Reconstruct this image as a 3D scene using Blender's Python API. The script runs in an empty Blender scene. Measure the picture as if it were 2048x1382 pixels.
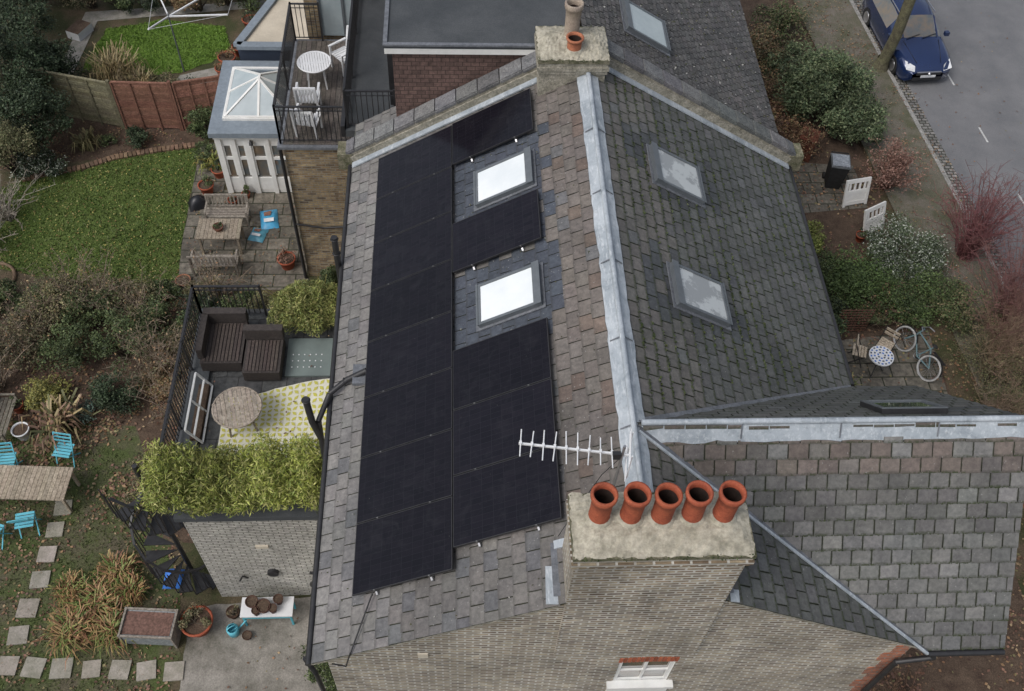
import bpy, math, random
import numpy as np
from mathutils import Matrix, Vector
random.seed(7); rng=np.random.default_rng(7)
scene=bpy.context.scene
scene.view_settings.view_transform='Standard'; scene.view_settings.look='None'
scene.view_settings.exposure=0; scene.view_settings.gamma=1

# ---------------------------------------------------------------- materials
def nt(name):
    m=bpy.data.materials.new(name); m.use_nodes=True
    t=m.node_tree; b=t.nodes["Principled BSDF"]; return m,t,b
def L(t,a,b): t.links.new(a,b)
def noise(t,vec,scale,detail=5,rough=.6,dist=0):
    n=t.nodes.new("ShaderNodeTexNoise"); n.inputs["Scale"].default_value=scale
    n.inputs["Detail"].default_value=detail; n.inputs["Roughness"].default_value=rough
    n.inputs["Distortion"].default_value=dist
    if vec: L(t,vec,n.inputs["Vector"])
    return n.outputs["Fac"]
def ramp(t,f,stops):
    r=t.nodes.new("ShaderNodeValToRGB"); e=r.color_ramp.elements
    while len(e)<len(stops): e.new(.5)
    for i,(p,c) in enumerate(stops):
        e[i].position=p; e[i].color=(*c,1) if len(c)==3 else c
    L(t,f,r.inputs[0]); return r.outputs[0]
def mix(t,f,a,b,mode='MIX'):
    n=t.nodes.new("ShaderNodeMix"); n.data_type='RGBA'; n.blend_type=mode
    for s,v in ((n.inputs[0],f),(n.inputs[6],a),(n.inputs[7],b)):
        if isinstance(v,(int,float)): s.default_value=v
        elif isinstance(v,tuple): s.default_value=(*v,1)
        else: L(t,v,s)
    return n.outputs[2]
def mth(t,op,a,b=None,clamp=False):
    n=t.nodes.new("ShaderNodeMath"); n.operation=op; n.use_clamp=clamp
    for i,v in enumerate((a,b)):
        if v is None: continue
        if isinstance(v,(int,float)): n.inputs[i].default_value=v
        else: L(t,v,n.inputs[i])
    return n.outputs[0]
def bump(t,b,h,strength,dist=.02):
    n=t.nodes.new("ShaderNodeBump"); n.inputs["Strength"].default_value=strength
    n.inputs["Distance"].default_value=dist; L(t,h,n.inputs["Height"]); L(t,n.outputs[0],b.inputs["Normal"])
def attr(t):
    a=t.nodes.new("ShaderNodeAttribute"); a.attribute_name="Col"; return a.outputs["Color"]
def obj(t):
    return t.nodes.new("ShaderNodeTexCoord").outputs["Object"]
def mat(name,c1,c2=None,scale=4,rough=.85,bmp=0,bscale=60,at=False,metal=0,spec=.3,lo=.35,hi=.65,coat=0,fine=0,fa=(.55,1.35)):
    m,t,b=nt(name); o=obj(t)
    if c2 is None: c2=tuple(x*.8 for x in c1)
    c=ramp(t,noise(t,o,scale,7,.65),[(lo,c1),(hi,c2)])
    if fine:
        c=mix(t,1.0,c,ramp(t,noise(t,o,fine,3,.7),[(.3,(fa[0],)*3),(.7,(fa[1],)*3)]),'MULTIPLY')
    if at: c=mix(t,1.0,c,attr(t),'MULTIPLY')
    L(t,c,b.inputs["Base Color"]); b.inputs["Roughness"].default_value=rough
    b.inputs["Metallic"].default_value=metal; b.inputs["Specular IOR Level"].default_value=spec
    if coat: b.inputs["Coat Weight"].default_value=coat; b.inputs["Coat Roughness"].default_value=.04
    if bmp: bump(t,b,noise(t,o,bscale,5),bmp)
    return m
def brickmat(name,cols,mortar,bw=.225,rh=.075,ms=.012,stain=(.5,1.15),dirt=None,mdark=.55,df=.6):
    m,t,b=nt(name); uv=t.nodes.new("ShaderNodeUVMap").outputs[0]; o=obj(t)
    k=t.nodes.new("ShaderNodeTexBrick"); L(t,uv,k.inputs["Vector"])
    k.inputs["Scale"].default_value=1; k.inputs["Brick Width"].default_value=bw
    k.inputs["Row Height"].default_value=rh; k.inputs["Mortar Size"].default_value=ms
    k.inputs["Mortar Smooth"].default_value=.3; k.inputs["Bias"].default_value=0
    k.inputs["Color1"].default_value=(0,0,0,1); k.inputs["Color2"].default_value=(1,1,1,1); k.inputs["Mortar"].default_value=(.5,.5,.5,1)
    n=len(cols); c=ramp(t,k.outputs["Color"],[(i/(n-1),cc) for i,cc in enumerate(cols)])
    c=mix(t,1.0,c,ramp(t,noise(t,o,9,5),[(.3,(.6,.6,.6)),(.7,(1.4,1.4,1.35))]),'MULTIPLY')
    mc=mix(t,noise(t,o,3,5),mortar,tuple(x*mdark for x in mortar))
    c=mix(t,k.outputs["Fac"],c,mc)
    s=stain
    c=mix(t,1.0,c,ramp(t,noise(t,o,.9,8,.7,.6),[(.3,(s[0],)*3),(.62,(s[1],)*3)]),'MULTIPLY')
    if dirt: c=mix(t,mth(t,'MULTIPLY',ramp(t,noise(t,o,2.2,8,.7),[(.5,(0,0,0)),(.75,(1,1,1))]),df),c,dirt)
    L(t,c,b.inputs["Base Color"]); b.inputs["Roughness"].default_value=.92
    bump(t,b,mth(t,'SUBTRACT',noise(t,o,40,4),mth(t,'MULTIPLY',k.outputs["Fac"],.9)),.6,.012)
    return m
def slatemat(name,moss=.5,lichen=.3,mosscol=(.035,.045,.018),rim=.85):
    m,t,b=nt(name); o=obj(t); uv=t.nodes.new("ShaderNodeUVMap").outputs[0]
    sx=t.nodes.new("ShaderNodeSeparateXYZ"); L(t,uv,sx.inputs[0]); u,v=sx.outputs[0],sx.outputs[1]
    c=mix(t,1.0,attr(t),ramp(t,noise(t,o,14,7,.7),[(.3,(.70,.70,.72)),(.7,(1.25,1.25,1.24))]),'MULTIPLY')
    c=mix(t,1.0,c,ramp(t,noise(t,o,.7,6,.6,.5),[(.3,(.72,.735,.75)),(.7,(1.16,1.15,1.13))]),'MULTIPLY')
    c=mix(t,1.0,c,ramp(t,noise(t,o,2.6,5,.7,.8),[(.35,(.85,.85,.85)),(.65,(1.1,1.1,1.1))]),'MULTIPLY')
    eu=mth(t,'ABSOLUTE',mth(t,'SUBTRACT',u,.5))
    e1=mth(t,'MULTIPLY',mth(t,'SUBTRACT',eu,.42),10,True)
    e2=mth(t,'MULTIPLY',mth(t,'SUBTRACT',.2,v),6,True)
    e=mth(t,'MAXIMUM',e1,e2)
    c=mix(t,mth(t,'MULTIPLY',e,mth(t,'MULTIPLY',noise(t,o,8,4,.7),rim)),c,(.04,.039,.036))
    mk=ramp(t,noise(t,o,2.3,6,.75),[(.66-.36*moss,(0,0,0)),(.82-.36*moss,(1,1,1))])
    mk2=ramp(t,noise(t,o,22,3,.7),[(.40,(0,0,0)),(.56,(1,1,1))])
    f=mth(t,'MULTIPLY',mth(t,'MULTIPLY',mth(t,'POWER',e,.6),mk),mk2)
    c=mix(t,mth(t,'MULTIPLY',f,.95),c,mosscol)
    if lichen:
        lf=ramp(t,noise(t,o,26,2,.5),[(.74-.1*lichen,(0,0,0)),(.79-.1*lichen,(1,1,1))])
        c=mix(t,mth(t,'MULTIPLY',lf,.5),c,(.34,.34,.32))
    L(t,c,b.inputs["Base Color"]); b.inputs["Roughness"].default_value=.62
    b.inputs["Specular IOR Level"].default_value=.35
    bump(t,b,noise(t,o,45,5,.7),.35,.01)
    return m
def leadmat(name):
    m,t,b=nt(name); o=obj(t)
    c=ramp(t,noise(t,o,1.8,7,.7,.8),[(.32,(.23,.265,.295)),(.5,(.34,.38,.415)),(.68,(.45,.49,.525))])
    mp=t.nodes.new("ShaderNodeMapping"); L(t,o,mp.inputs[0]); mp.inputs["Scale"].default_value=(3,.6,3)
    st=ramp(t,noise(t,mp.outputs[0],7,5,.7),[(.52,(0,0,0)),(.66,(1,1,1))])
    c=mix(t,mth(t,'MULTIPLY',st,.5),c,(.64,.67,.69))
    dk=ramp(t,noise(t,o,11,5,.75),[(.55,(0,0,0)),(.72,(1,1,1))])
    c=mix(t,mth(t,'MULTIPLY',dk,.45),c,(.15,.16,.16))
    L(t,c,b.inputs["Base Color"]); b.inputs["Roughness"].default_value=.6; b.inputs["Specular IOR Level"].default_value=.4
    bump(t,b,noise(t,o,6,5,.6),.35,.03); return m
M={}
M['slateL']=slatemat('slate_weathered',.25,.6,rim=.75)
M['slateR']=slatemat('slate_mossy',.95,.4,(.04,.052,.02))
M['slateW']=slatemat('slate_wing',.75,.4)
M['tileN']=slatemat('plain_tiles',.3,1.1)
M['under']=mat('roof_underlay',(.018,.018,.014),(.03,.034,.017),6)
M['brick']=brickmat('stock_brick',[(.11,.075,.05),(.25,.19,.125),(.35,.29,.20),(.17,.135,.105),(.41,.35,.25)],(.64,.62,.56),ms=.018,stain=(.52,1.15),dirt=(.20,.17,.13),mdark=.6,df=.7)
M['brickN']=brickmat('stock_brick_old',[(.17,.105,.06),(.32,.235,.135),(.38,.29,.17),(.13,.095,.07)],(.35,.32,.26),stain=(.4,1.1))
M['brickP']=brickmat('painted_brick',[(.46,.45,.42),(.55,.53,.50),(.50,.49,.45)],(.22,.21,.18),ms=.012,stain=(.6,1.08),dirt=(.25,.24,.2),df=.4)
M['brickR']=brickmat('red_brick',[(.34,.11,.06),(.42,.15,.08),(.28,.10,.06)],(.3,.26,.22))
M['cheek']=brickmat('hung_tiles',[(.12,.075,.066),(.145,.092,.08),(.10,.064,.056)],(.05,.034,.03),bw=.165,rh=.10,ms=.006,stain=(.85,1.1))
M['lead']=leadmat('lead')
M['leadD']=mat('lead_dark',(.13,.14,.155),(.19,.20,.22),5,.5,.1,metal=.1,fine=20,fa=(.8,1.15))
M['mortar']=mat('cement_fillet',(.38,.355,.295),(.20,.19,.15),7,.95,.4,fine=30)
M['cap']=mat('chimney_cement',(.44,.41,.33),(.25,.235,.18),5,.95,.4,30,fine=16,lo=.42,hi=.70,fa=(.72,1.18))
M['mossy']=mat('mossy_stone',(.24,.22,.16),(.08,.085,.045),6,.95,.6,30,fine=30)
M['cope']=mat('coping',(.12,.122,.125),(.19,.19,.188),5,.8,.3,at=True,fine=25)
M['terra']=mat('terracotta',(.38,.10,.05),(.26,.065,.035),5,.75,.15,at=True,fine=30,fa=(.75,1.2))
M['soot']=mat('soot',(.02,.015,.012),(.05,.03,.025),10,.95)
M['black']=mat('black_paint',(.018,.018,.02),(.03,.03,.032),8,.45,spec=.5)
M['white']=mat('white_paint',(.80,.80,.78),(.70,.70,.67),3,.5,spec=.4,fine=12,fa=(.9,1.05))
M['whitep']=mat('white_plastic',(.74,.75,.76),(.64,.65,.66),3,.35,spec=.5)
M['clamp']=mat('aluminium_clamp',(.13,.13,.13),(.20,.20,.20),6,.6,metal=.3)
M['grey']=mat('grey_metal',(.15,.165,.18),(.12,.135,.145),6,.4,metal=.2,spec=.5)
M['greyT']=mat('grey_trim',(.23,.27,.31),(.19,.225,.26),3,.5,fine=10,fa=(.85,1.1))
M['navy']=mat('navy_render',(.045,.06,.09),(.04,.05,.075),3,.6)
M['felt']=mat('roofing_felt',(.050,.056,.061),(.078,.084,.089),1.1,.75,.2,80,fine=60,fa=(.75,1.25))
M['beige']=mat('beige_roof',(.58,.52,.42),(.46,.41,.33),1.5,.8,fine=20,fa=(.9,1.05))
M['soil']=mat('soil',(.065,.043,.031),(.12,.085,.06),3,.95,.8,25,fine=35)
M['ground']=mat('garden_ground',(.055,.060,.026),(.12,.09,.06),.9,.95,.8,25,lo=.42,hi=.6,fine=28)
M['mosslawn']=mat('mossy_lawn',(.070,.092,.030),(.105,.092,.06),1.3,.95,.7,30,lo=.42,hi=.62,fine=30)
M['lawn']=mat('lawn_grass',(.068,.108,.022),(.105,.14,.036),1.2,.9,.8,60,fine=45)
M['lawn2']=mat('bright_lawn',(.10,.18,.025),(.13,.21,.035),2.5,.9,.8,60,fine=45)
M['asphalt']=mat('asphalt',(.145,.148,.155),(.19,.19,.195),.8,.9,.3,90,fine=70,fa=(.8,1.2))
M['pave']=mat('pavement',(.17,.15,.125),(.09,.093,.055),1.6,.92,.4,50,fine=40)
M['patio']=brickmat('patio_slabs',[(.14,.125,.105),(.20,.18,.15),(.12,.11,.09)],(.05,.055,.032),bw=.6,rh=.45,ms=.02,stain=(.4,1.1),dirt=(.06,.055,.038))
M['conc']=mat('concrete',(.29,.27,.24),(.11,.105,.085),1.3,.9,.3,50,fine=30,fa=(.7,1.2),lo=.4,hi=.7)
M['stone']=mat('stepping_stone',(.34,.32,.29),(.22,.215,.18),4,.9,.3,at=True,fine=30,fa=(.8,1.15))
M['setts']=brickmat('setts',[(.16,.155,.15),(.26,.25,.24),(.12,.12,.11)],(.05,.05,.04),bw=.2,rh=.13,ms=.02)
M['kerb']=mat('kerb_stone',(.34,.33,.31),(.24,.235,.22),5,.9,.2,fine=30)
M['leaf']=mat('foliage',(1,1,1),(.75,.75,.75),3,.6,at=True,spec=.35)
M['twig']=mat('twigs',(1,1,1),(.7,.7,.7),6,.9,at=True,spec=.2)
M['bark']=mat('bark',(.17,.165,.095),(.08,.07,.05),5,.95,.8,20,fine=25)
M['wood']=mat('weathered_wood',(.30,.27,.235),(.21,.185,.155),9,.85,.2,at=True,fine=22)
M['deck']=mat('deck_boards',(.15,.13,.115),(.095,.085,.075),6,.85,.2,at=True,fine=30)
M['fenceB']=mat('brown_fence',(.26,.13,.092),(.19,.095,.066),6,.85,.2,at=True,fine=20)
M['fenceG']=mat('green_fence',(.24,.22,.135),(.17,.155,.105),6,.85,.2,at=True,fine=20)
M['glass']=mat('reflective_glass',(.30,.36,.38),(.42,.48,.50),1.0,.06,spec=.9,coat=1)
M['glassD']=mat('dark_glass',(.03,.04,.045),(.06,.07,.075),1.0,.05,spec=.9,coat=1)
M['glassM']=mat('mid_glass',(.09,.11,.12),(.20,.15,.10),2.5,.06,spec=.9,coat=1)
M['blind']=mat('blind_glass',(.70,.75,.77),(.84,.87,.87),.8,.08,spec=.6,coat=.6)
M['cloudy']=mat('sky_reflection_glass',(.25,.26,.265),(.46,.48,.48),2.4,.12,spec=.8,coat=.8,lo=.47,hi=.53)  # cloudy sky reflection painted into the pane colour as pale patches
M['wick']=mat('wicker',(.065,.055,.05),(.04,.034,.032),20,.7,.4,120,at=True,fine=80)
M['teal']=mat('turquoise_paint',(.15,.50,.60),(.12,.44,.54),4,.5,at=True)
M['rugw']=mat('rug_white',(.72,.71,.60),(.62,.61,.52),3,.9)
M['rugy']=mat('rug_yellow',(.55,.52,.10),(.48,.46,.11),3,.9)
M['tdeck']=brickmat('terrace_tiles',[(.06,.063,.066),(.075,.078,.08),(.055,.056,.06)],(.03,.03,.03),bw=.5,rh=.5,ms=.008,stain=(.8,1.1))
M['slab']=mat('grey_green_slab',(.17,.21,.20),(.13,.16,.155),2,.5,spec=.5)
M['carp']=mat('car_paint',(.012,.028,.095),(.014,.033,.11),1,.25,metal=.35,spec=.6,coat=1)
M['carb']=mat('car_paint_black',(.015,.015,.017),(.02,.02,.022),1,.3,metal=.3,spec=.6,coat=1)
M['tyre']=mat('rubber',(.02,.02,.02),(.03,.03,.03),8,.85,at=True)
M['chrome']=mat('alloy',(.5,.5,.52),(.42,.42,.44),6,.3,metal=.8)
M['bag']=mat('bag_blue',(.05,.28,.50),(.08,.38,.62),6,.4,at=True,spec=.5)
M['zinc']=mat('zinc',(.30,.32,.33),(.22,.24,.25),6,.5,at=True,metal=.2,fine=20)
M['paint']=mat('road_paint',(.62,.62,.6),(.4,.4,.39),8,.8,fine=30)
def solarmat():
    m,t,b=nt('solar_glass'); uv=t.nodes.new("ShaderNodeUVMap").outputs[0]; o=obj(t)
    k=t.nodes.new("ShaderNodeTexBrick"); L(t,uv,k.inputs["Vector"]); k.offset=0; k.squash=1
    for a,v in (("Scale",1),("Brick Width",.0945),("Row Height",.185),("Mortar Size",.0018),("Mortar Smooth",.1)): k.inputs[a].default_value=v
    k.inputs["Color1"].default_value=(.0068,.0066,.0098,1); k.inputs["Color2"].default_value=(.0092,.0084,.0122,1); k.inputs["Mortar"].default_value=(.020,.020,.025,1)
    c=mix(t,1.0,k.outputs["Color"],attr(t),'MULTIPLY')
    dust=ramp(t,noise(t,o,2.2,8,.8,1.0),[(.5,(0,0,0)),(.85,(1,1,1))])
    c=mix(t,mth(t,'MULTIPLY',dust,.05),c,(.25,.26,.28))
    sp=ramp(t,noise(t,o,34,2,.5),[(.765,(0,0,0)),(.79,(1,1,1))]); c=mix(t,mth(t,'MULTIPLY',sp,.25),c,(.3,.3,.28))
    L(t,c,b.inputs["Base Color"]); b.inputs["Specular IOR Level"].default_value=.18
    L(t,ramp(t,noise(t,o,1.1,5),[(.3,(.10,)*3),(.7,(.22,)*3)]),b.inputs["Roughness"])
    return m
M['solar']=solarmat()

# ---------------------------------------------------------------- mesh builder
class MB:
    def __init__(s): s.V=[];s.F=[];s.Mi=[];s.C=[];s.S=[];s.U=[];s.mats=[];s.T=Matrix.Identity(4)
    def mi(s,m):
        m=M[m]
        if m not in s.mats: s.mats.append(m)
        return s.mats.index(m)
    def add(s,vs,fs,m,c=(1,1,1),sm=False,uv=None):
        k=len(s.V); T=s.T; i=s.mi(m)
        s.V+= [tuple(T@Vector(v)) for v in vs]
        for j,f in enumerate(fs):
            s.F.append(tuple(k+q for q in f)); s.Mi.append(i); s.C.append(c); s.S.append(sm); s.U.append(uv[j] if uv else None)
    def box(s,x0,x1,y0,y1,z0,z1,m,c=(1,1,1),top=None):
        v=[(x0,y0,z0),(x1,y0,z0),(x1,y1,z0),(x0,y1,z0),(x0,y0,z1),(x1,y0,z1),(x1,y1,z1),(x0,y1,z1)]
        f=[(0,3,2,1),(0,1,5,4),(1,2,6,5),(2,3,7,6),(3,0,4,7)]
        s.add(v,f,m,c); s.add(v[4:],[(0,1,2,3)],top or m,c)
    def bar(s,p0,p1,w,h,m,c=(1,1,1),up=(0,0,1)):
        p0,p1=Vector(p0),Vector(p1); d=(p1-p0).normalized(); u=Vector(up)
        if abs(d.dot(u))>.98: u=Vector((0,1,0))
        a=d.cross(u).normalized()*w/2; b=a.cross(d).normalized()*h/2
        v=[p0-a-b,p0+a-b,p0+a+b,p0-a+b,p1-a-b,p1+a-b,p1+a+b,p1-a+b]
        s.add(v,[(0,1,2,3),(7,6,5,4),(0,4,5,1),(1,5,6,2),(2,6,7,3),(3,7,4,0)],m,c)
    def cyl(s,p0,p1,r0,r1=None,n=10,m='black',c=(1,1,1),cap=True):
        r1=r0 if r1 is None else r1; p0,p1=Vector(p0),Vector(p1); d=(p1-p0).normalized()
        u=Vector((0,0,1)) if abs(d.z)<.95 else Vector((1,0,0)); a=d.cross(u).normalized(); b=d.cross(a)
        v=[]
        for p,r in ((p0,r0),(p1,r1)):
            for i in range(n):
                t=2*math.pi*i/n; v.append(p+a*(r*math.cos(t))+b*(r*math.sin(t)))
        s.add(v,[(i,(i+1)%n,n+(i+1)%n,n+i) for i in range(n)],m,c,True)
        if cap: s.add(v,[tuple(range(n))[::-1],tuple(range(n,2*n))],m,c)
    def tube(s,pts,r,n=6,m='black',c=(1,1,1),r1=None):
        k=len(pts)-1; r1=r if r1 is None else r1
        for i in range(k): s.cyl(pts[i],pts[i+1],r+(r1-r)*i/k,r+(r1-r)*(i+1)/k,n,m,c,cap=(i==0 or i==k-1))
    def lathe(s,c0,prof,n=20,m='terra',c=(1,1,1)):
        v=[]
        for r,z in prof:
            for i in range(n): v.append((c0[0]+r*math.cos(2*math.pi*i/n),c0[1]+r*math.sin(2*math.pi*i/n),c0[2]+z))
        s.add(v,[(j*n+i,j*n+(i+1)%n,(j+1)*n+(i+1)%n,(j+1)*n+i) for j in range(len(prof)-1) for i in range(n)],m,c,True)
    def disc(s,c0,r,m,c=(1,1,1),n=20): s.add([(c0[0]+r*math.cos(2*math.pi*i/n),c0[1]+r*math.sin(2*math.pi*i/n),c0[2]) for i in range(n)],[tuple(range(n))],m,c)
    def ring(s,c0,R,r,ax,n=20,k=6,m='black',c=(1,1,1)):
        ax=Vector(ax).normalized(); u=Vector((0,0,1)) if abs(ax.z)<.9 else Vector((1,0,0)); a=ax.cross(u).normalized(); b=ax.cross(a); c0=Vector(c0); v=[]
        for i in range(n):
            t=2*math.pi*i/n; d=a*math.cos(t)+b*math.sin(t)
            for j in range(k):
                q=2*math.pi*j/k; v.append(c0+d*(R+r*math.cos(q))+ax*(r*math.sin(q)))
        s.add(v,[(i*k+j,i*k+(j+1)%k,((i+1)%n)*k+(j+1)%k,((i+1)%n)*k+j) for i in range(n) for j in range(k)],m,c,True)
    def leaves(s,P,size,cols,m='leaf',up=.5,asp=.5,D=None):
        P=np.asarray(P); n=len(P)
        if n==0: return
        a=rng.normal(size=(n,3)) if D is None else np.asarray(D,float)
        if D is None: a[:,2]*=(1-up)
        a/=np.linalg.norm(a,axis=1,keepdims=True)+1e-9
        r=rng.normal(size=(n,3)); r[:,2]*=(1-up); b=np.cross(a,np.cross(r,a)); b/=np.linalg.norm(b,axis=1,keepdims=True)+1e-9
        sz=(np.asarray(size)*rng.uniform(.6,1.35,n))[:,None]
        q=np.stack([P-a*sz/2,P+b*sz*asp/2,P+a*sz/2,P-b*sz*asp/2],1).reshape(-1,3)
        k=len(s.V); i=s.mi(m); s.V+=q.tolist()
        s.F+=[(k+4*j,k+4*j+1,k+4*j+2,k+4*j+3) for j in range(n)]
        s.Mi+=[i]*n; s.C+=[tuple(x) for x in np.clip(cols,0,1).tolist()]; s.S+=[False]*n; s.U+=[None]*n
    def build(s,name,parent=None,uv=True,bevel=0):
        me=bpy.data.meshes.new(name); me.from_pydata(s.V,[],s.F)
        for m in s.mats: me.materials.append(m)
        me.polygons.foreach_set("material_index",s.Mi); me.polygons.foreach_set("use_smooth",s.S)
        cnt=np.array([len(f) for f in s.F]); col=np.ones((cnt.sum(),4)); col[:,:3]=np.repeat(np.array(s.C,float),cnt,axis=0)
        ca=me.color_attributes.new("Col",'FLOAT_COLOR','CORNER'); ca.data.foreach_set("color",col.ravel())
        if uv:
            me.update(); out=[]
            for p,U in zip(me.polygons,s.U):
                if U: out+=[c for q in U for c in q]; continue
                n=p.normal; ax=max(range(3),key=lambda i:abs(n[i])); ia,ib=((1,2),(0,2),(0,1))[ax]
                for vi in p.vertices:
                    v=s.V[vi]; out+=[v[ia],v[ib]]
            l=me.uv_layers.new(name="UVMap"); l.data.foreach_set("uv",out)
        o=bpy.data.objects.new(name,me); scene.collection.objects.link(o)
        if parent: o.parent=parent
        if bevel:
            b=o.modifiers.new("bevel",'BEVEL'); b.width=bevel; b.segments=2; b.limit_method='ANGLE'
        me.update(); return o
def empty(name):
    e=bpy.data.objects.new(name,None); scene.collection.objects.link(e); return e
def place(x,y,z,rot=0): return Matrix.Translation((x,y,z))@Matrix.Rotation(math.radians(rot),4,'Z')
def jit(c,a=.12): 
    k=1+random.uniform(-a,a); return tuple(max(0,x*k*(1+random.uniform(-a,a)*.15)) for x in c)

# ---------------------------------------------------------------- slates
def clip(poly,cp):
    for i in range(len(cp)):
        a,b=cp[i],cp[(i+1)%len(cp)]
        def side(p): return (b[0]-a[0])*(p[1]-a[1])-(b[1]-a[1])*(p[0]-a[0])
        out=[]
        for j in range(len(poly)):
            p,q=poly[j],poly[(j+1)%len(poly)]; sp,sq=side(p),side(q)
            if sp>=0: out.append(p)
            if (sp>=0)!=(sq>=0):
                t=sp/(sp-sq); out.append((p[0]+(q[0]-p[0])*t,p[1]+(q[1]-p[1])*t))
        poly=out
        if len(poly)<3: return []
    return poly
def slates(mb,O,A,B,cp,colf,m,w=.29,ex=.225,th=.017):
    O,A,B=Vector(O),Vector(A),Vector(B); N=A.cross(B).normalized()
    if N.z<0: N=-N
    ar=sum(cp[i][0]*cp[(i+1)%len(cp)][1]-cp[(i+1)%len(cp)][0]*cp[i][1] for i in range(len(cp)))
    if ar<0: cp=cp[::-1]
    flip=A.cross(B).z<0
    a0,a1=min(p[0] for p in cp),max(p[0] for p in cp); b0,b1=min(p[1] for p in cp),max(p[1] for p in cp)
    def P(a,b,h): return O+A*a+B*b+N*h
    f=list(range(len(cp))); f=f[::-1] if flip else f
    mb.add([P(a,b,-.004) for a,b in cp],[tuple(f)],'under')
    r=0; b=b0
    while b<b1:
        a=a0-(w/2 if r%2 else 0)-random.uniform(0,.02)
        while a<a1:
            g=.007; lo=b+random.gauss(0,.005); q=[(a+g,lo),(a+w-g+random.uniform(-.004,.002),lo+random.gauss(0,.004)),(a+w-g,b+ex+.012),(a+g,b+ex+.012)]
            if random.random()<.014: q[0]=(q[0][0],q[0][1]-.02); q[1]=(q[1][0],q[1][1]+.015)
            c=clip(q,cp)
            if len(c)>=3:
                h0=th+random.uniform(-.002,.009); 
                vs=[];uv=[]
                for (x,y) in c:
                    t=(y-lo)/ex; vs.append(P(x,y,h0+(.003-h0)*t)); uv.append(((x-a)/w,max(0,min(1,t))))
                n=len(vs); ff=list(range(n)); 
                cc=colf(a+w/2,b+ex/2)
                if flip: mb.add(vs,[tuple(ff[::-1])],m,cc,uv=[uv[::-1]])
                else: mb.add(vs,[tuple(ff)],m,cc,uv=[uv])
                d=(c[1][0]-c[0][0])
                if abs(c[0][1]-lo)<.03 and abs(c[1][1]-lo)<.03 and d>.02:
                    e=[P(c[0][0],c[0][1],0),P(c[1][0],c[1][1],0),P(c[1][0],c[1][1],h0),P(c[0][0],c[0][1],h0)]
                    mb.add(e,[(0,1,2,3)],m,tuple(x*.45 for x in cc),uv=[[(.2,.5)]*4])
            a+=w
        b+=ex; r+=1

# house frame
RZ=9.34; T=.6023; CS=1/math.sqrt(1+T*T); SN=T*CS; EX=4.6; EZ=RZ-T*EX; SL=EX/CS
Y0,Y1=.08,10.52; WY=2.42; WE=6.62; WH=2.37; WS=(RZ-WE)/WH; C2=1/math.sqrt(1+WS*WS); S2=WS*C2; WL=WH/C2; WX=5.78
house=empty('brick_house')
def roofz(x): return RZ-T*abs(x)
def colL(a,b):
    x=-(EX-b*CS)
    new=( (-2.45<x<-.75) and ((4.55<a<6.4) or (7.25<a<9.2)) and not(x>-.9 and random.random()<.4)) or (-2.5<x<-.75 and 6.3<a<7.3 and x>-1.1 and random.random()<.8)
    if new: return jit((.070,.080,.100),.10)
    k=b/SL
    if k>.8: base=(.158,.139,.125) if random.random()<.88 else (.158,.122,.102)
    elif k>.25: base=(.158,.148,.140)
    else: base=(.198,.190,.183)
    if random.random()<.08: base=(.135,.135,.138)
    return jit(base,.11)
def colR(a,b):
    k=b/SL
    if ((4.7<a<6.2) or (7.5<a<9.1)) and .45<k<.86 and random.random()<.6: return jit((.078,.082,.086),.12)
    base=(.108,.110,.106) if k<.72 else (.138,.131,.121)
    if random.random()<.06: base=(.13,.132,.132)
    return jit(base,.11)
def colW(a,b):
    k=b/WL
    if k>.78: base=(.155,.130,.115) if random.random()<.75 else (.14,.130,.122)
    else: base=(.148,.147,.142) if k<.5 else (.130,.127,.122)
    if random.random()<.12: base=(.18,.179,.171)
    return jit(base,.13)
mb=MB()
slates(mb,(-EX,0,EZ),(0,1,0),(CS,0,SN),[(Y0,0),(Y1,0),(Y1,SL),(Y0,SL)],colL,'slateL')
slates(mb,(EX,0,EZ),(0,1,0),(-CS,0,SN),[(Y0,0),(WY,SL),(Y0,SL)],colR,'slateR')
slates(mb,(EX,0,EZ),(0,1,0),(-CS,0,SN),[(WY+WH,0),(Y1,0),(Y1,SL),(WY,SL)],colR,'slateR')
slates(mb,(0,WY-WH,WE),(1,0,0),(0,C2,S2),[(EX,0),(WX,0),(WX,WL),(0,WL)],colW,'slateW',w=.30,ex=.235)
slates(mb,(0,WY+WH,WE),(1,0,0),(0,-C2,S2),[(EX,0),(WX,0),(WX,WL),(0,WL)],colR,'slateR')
mb.build('roof_slates',house)
mb=MB()
MC=np.array([(.05,.07,.02),(.035,.05,.018),(.07,.085,.03)])
n=7600; a=rng.uniform(WY+.2,Y1,n); r=np.floor(rng.uniform(0,24,n)); b=r*.225+rng.normal(-.012,.012,n); x=EX-b*CS
f=np.sin(a*1.7+np.sin(x*2.1)*1.5)+np.sin(x*1.9+a*.6); ok=(f+rng.normal(0,.8,n)>.0)&(x>.35)&((x<EX-.05))&~((a<WY+.3+(x/EX)*WH))
P=np.column_stack([x,a,RZ-T*x+.024])[ok]; mb.leaves(P,np.full(len(P),.05),MC[rng.integers(0,3,len(P))],'leaf',.5,.8)
n=2600; xx=rng.uniform(0.5,WX,n); r=np.floor(rng.uniform(0,12,n)); b=r*.235-.01; yy=WY-WH+b*C2; ok=(xx>(WY-yy)/WH*EX+.1)
P=np.column_stack([xx,yy,WE+b*S2+.02])[ok]; mb.leaves(P,np.full(len(P),.035),MC[rng.integers(0,2,len(P))],'leaf',.5,.8)
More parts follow.
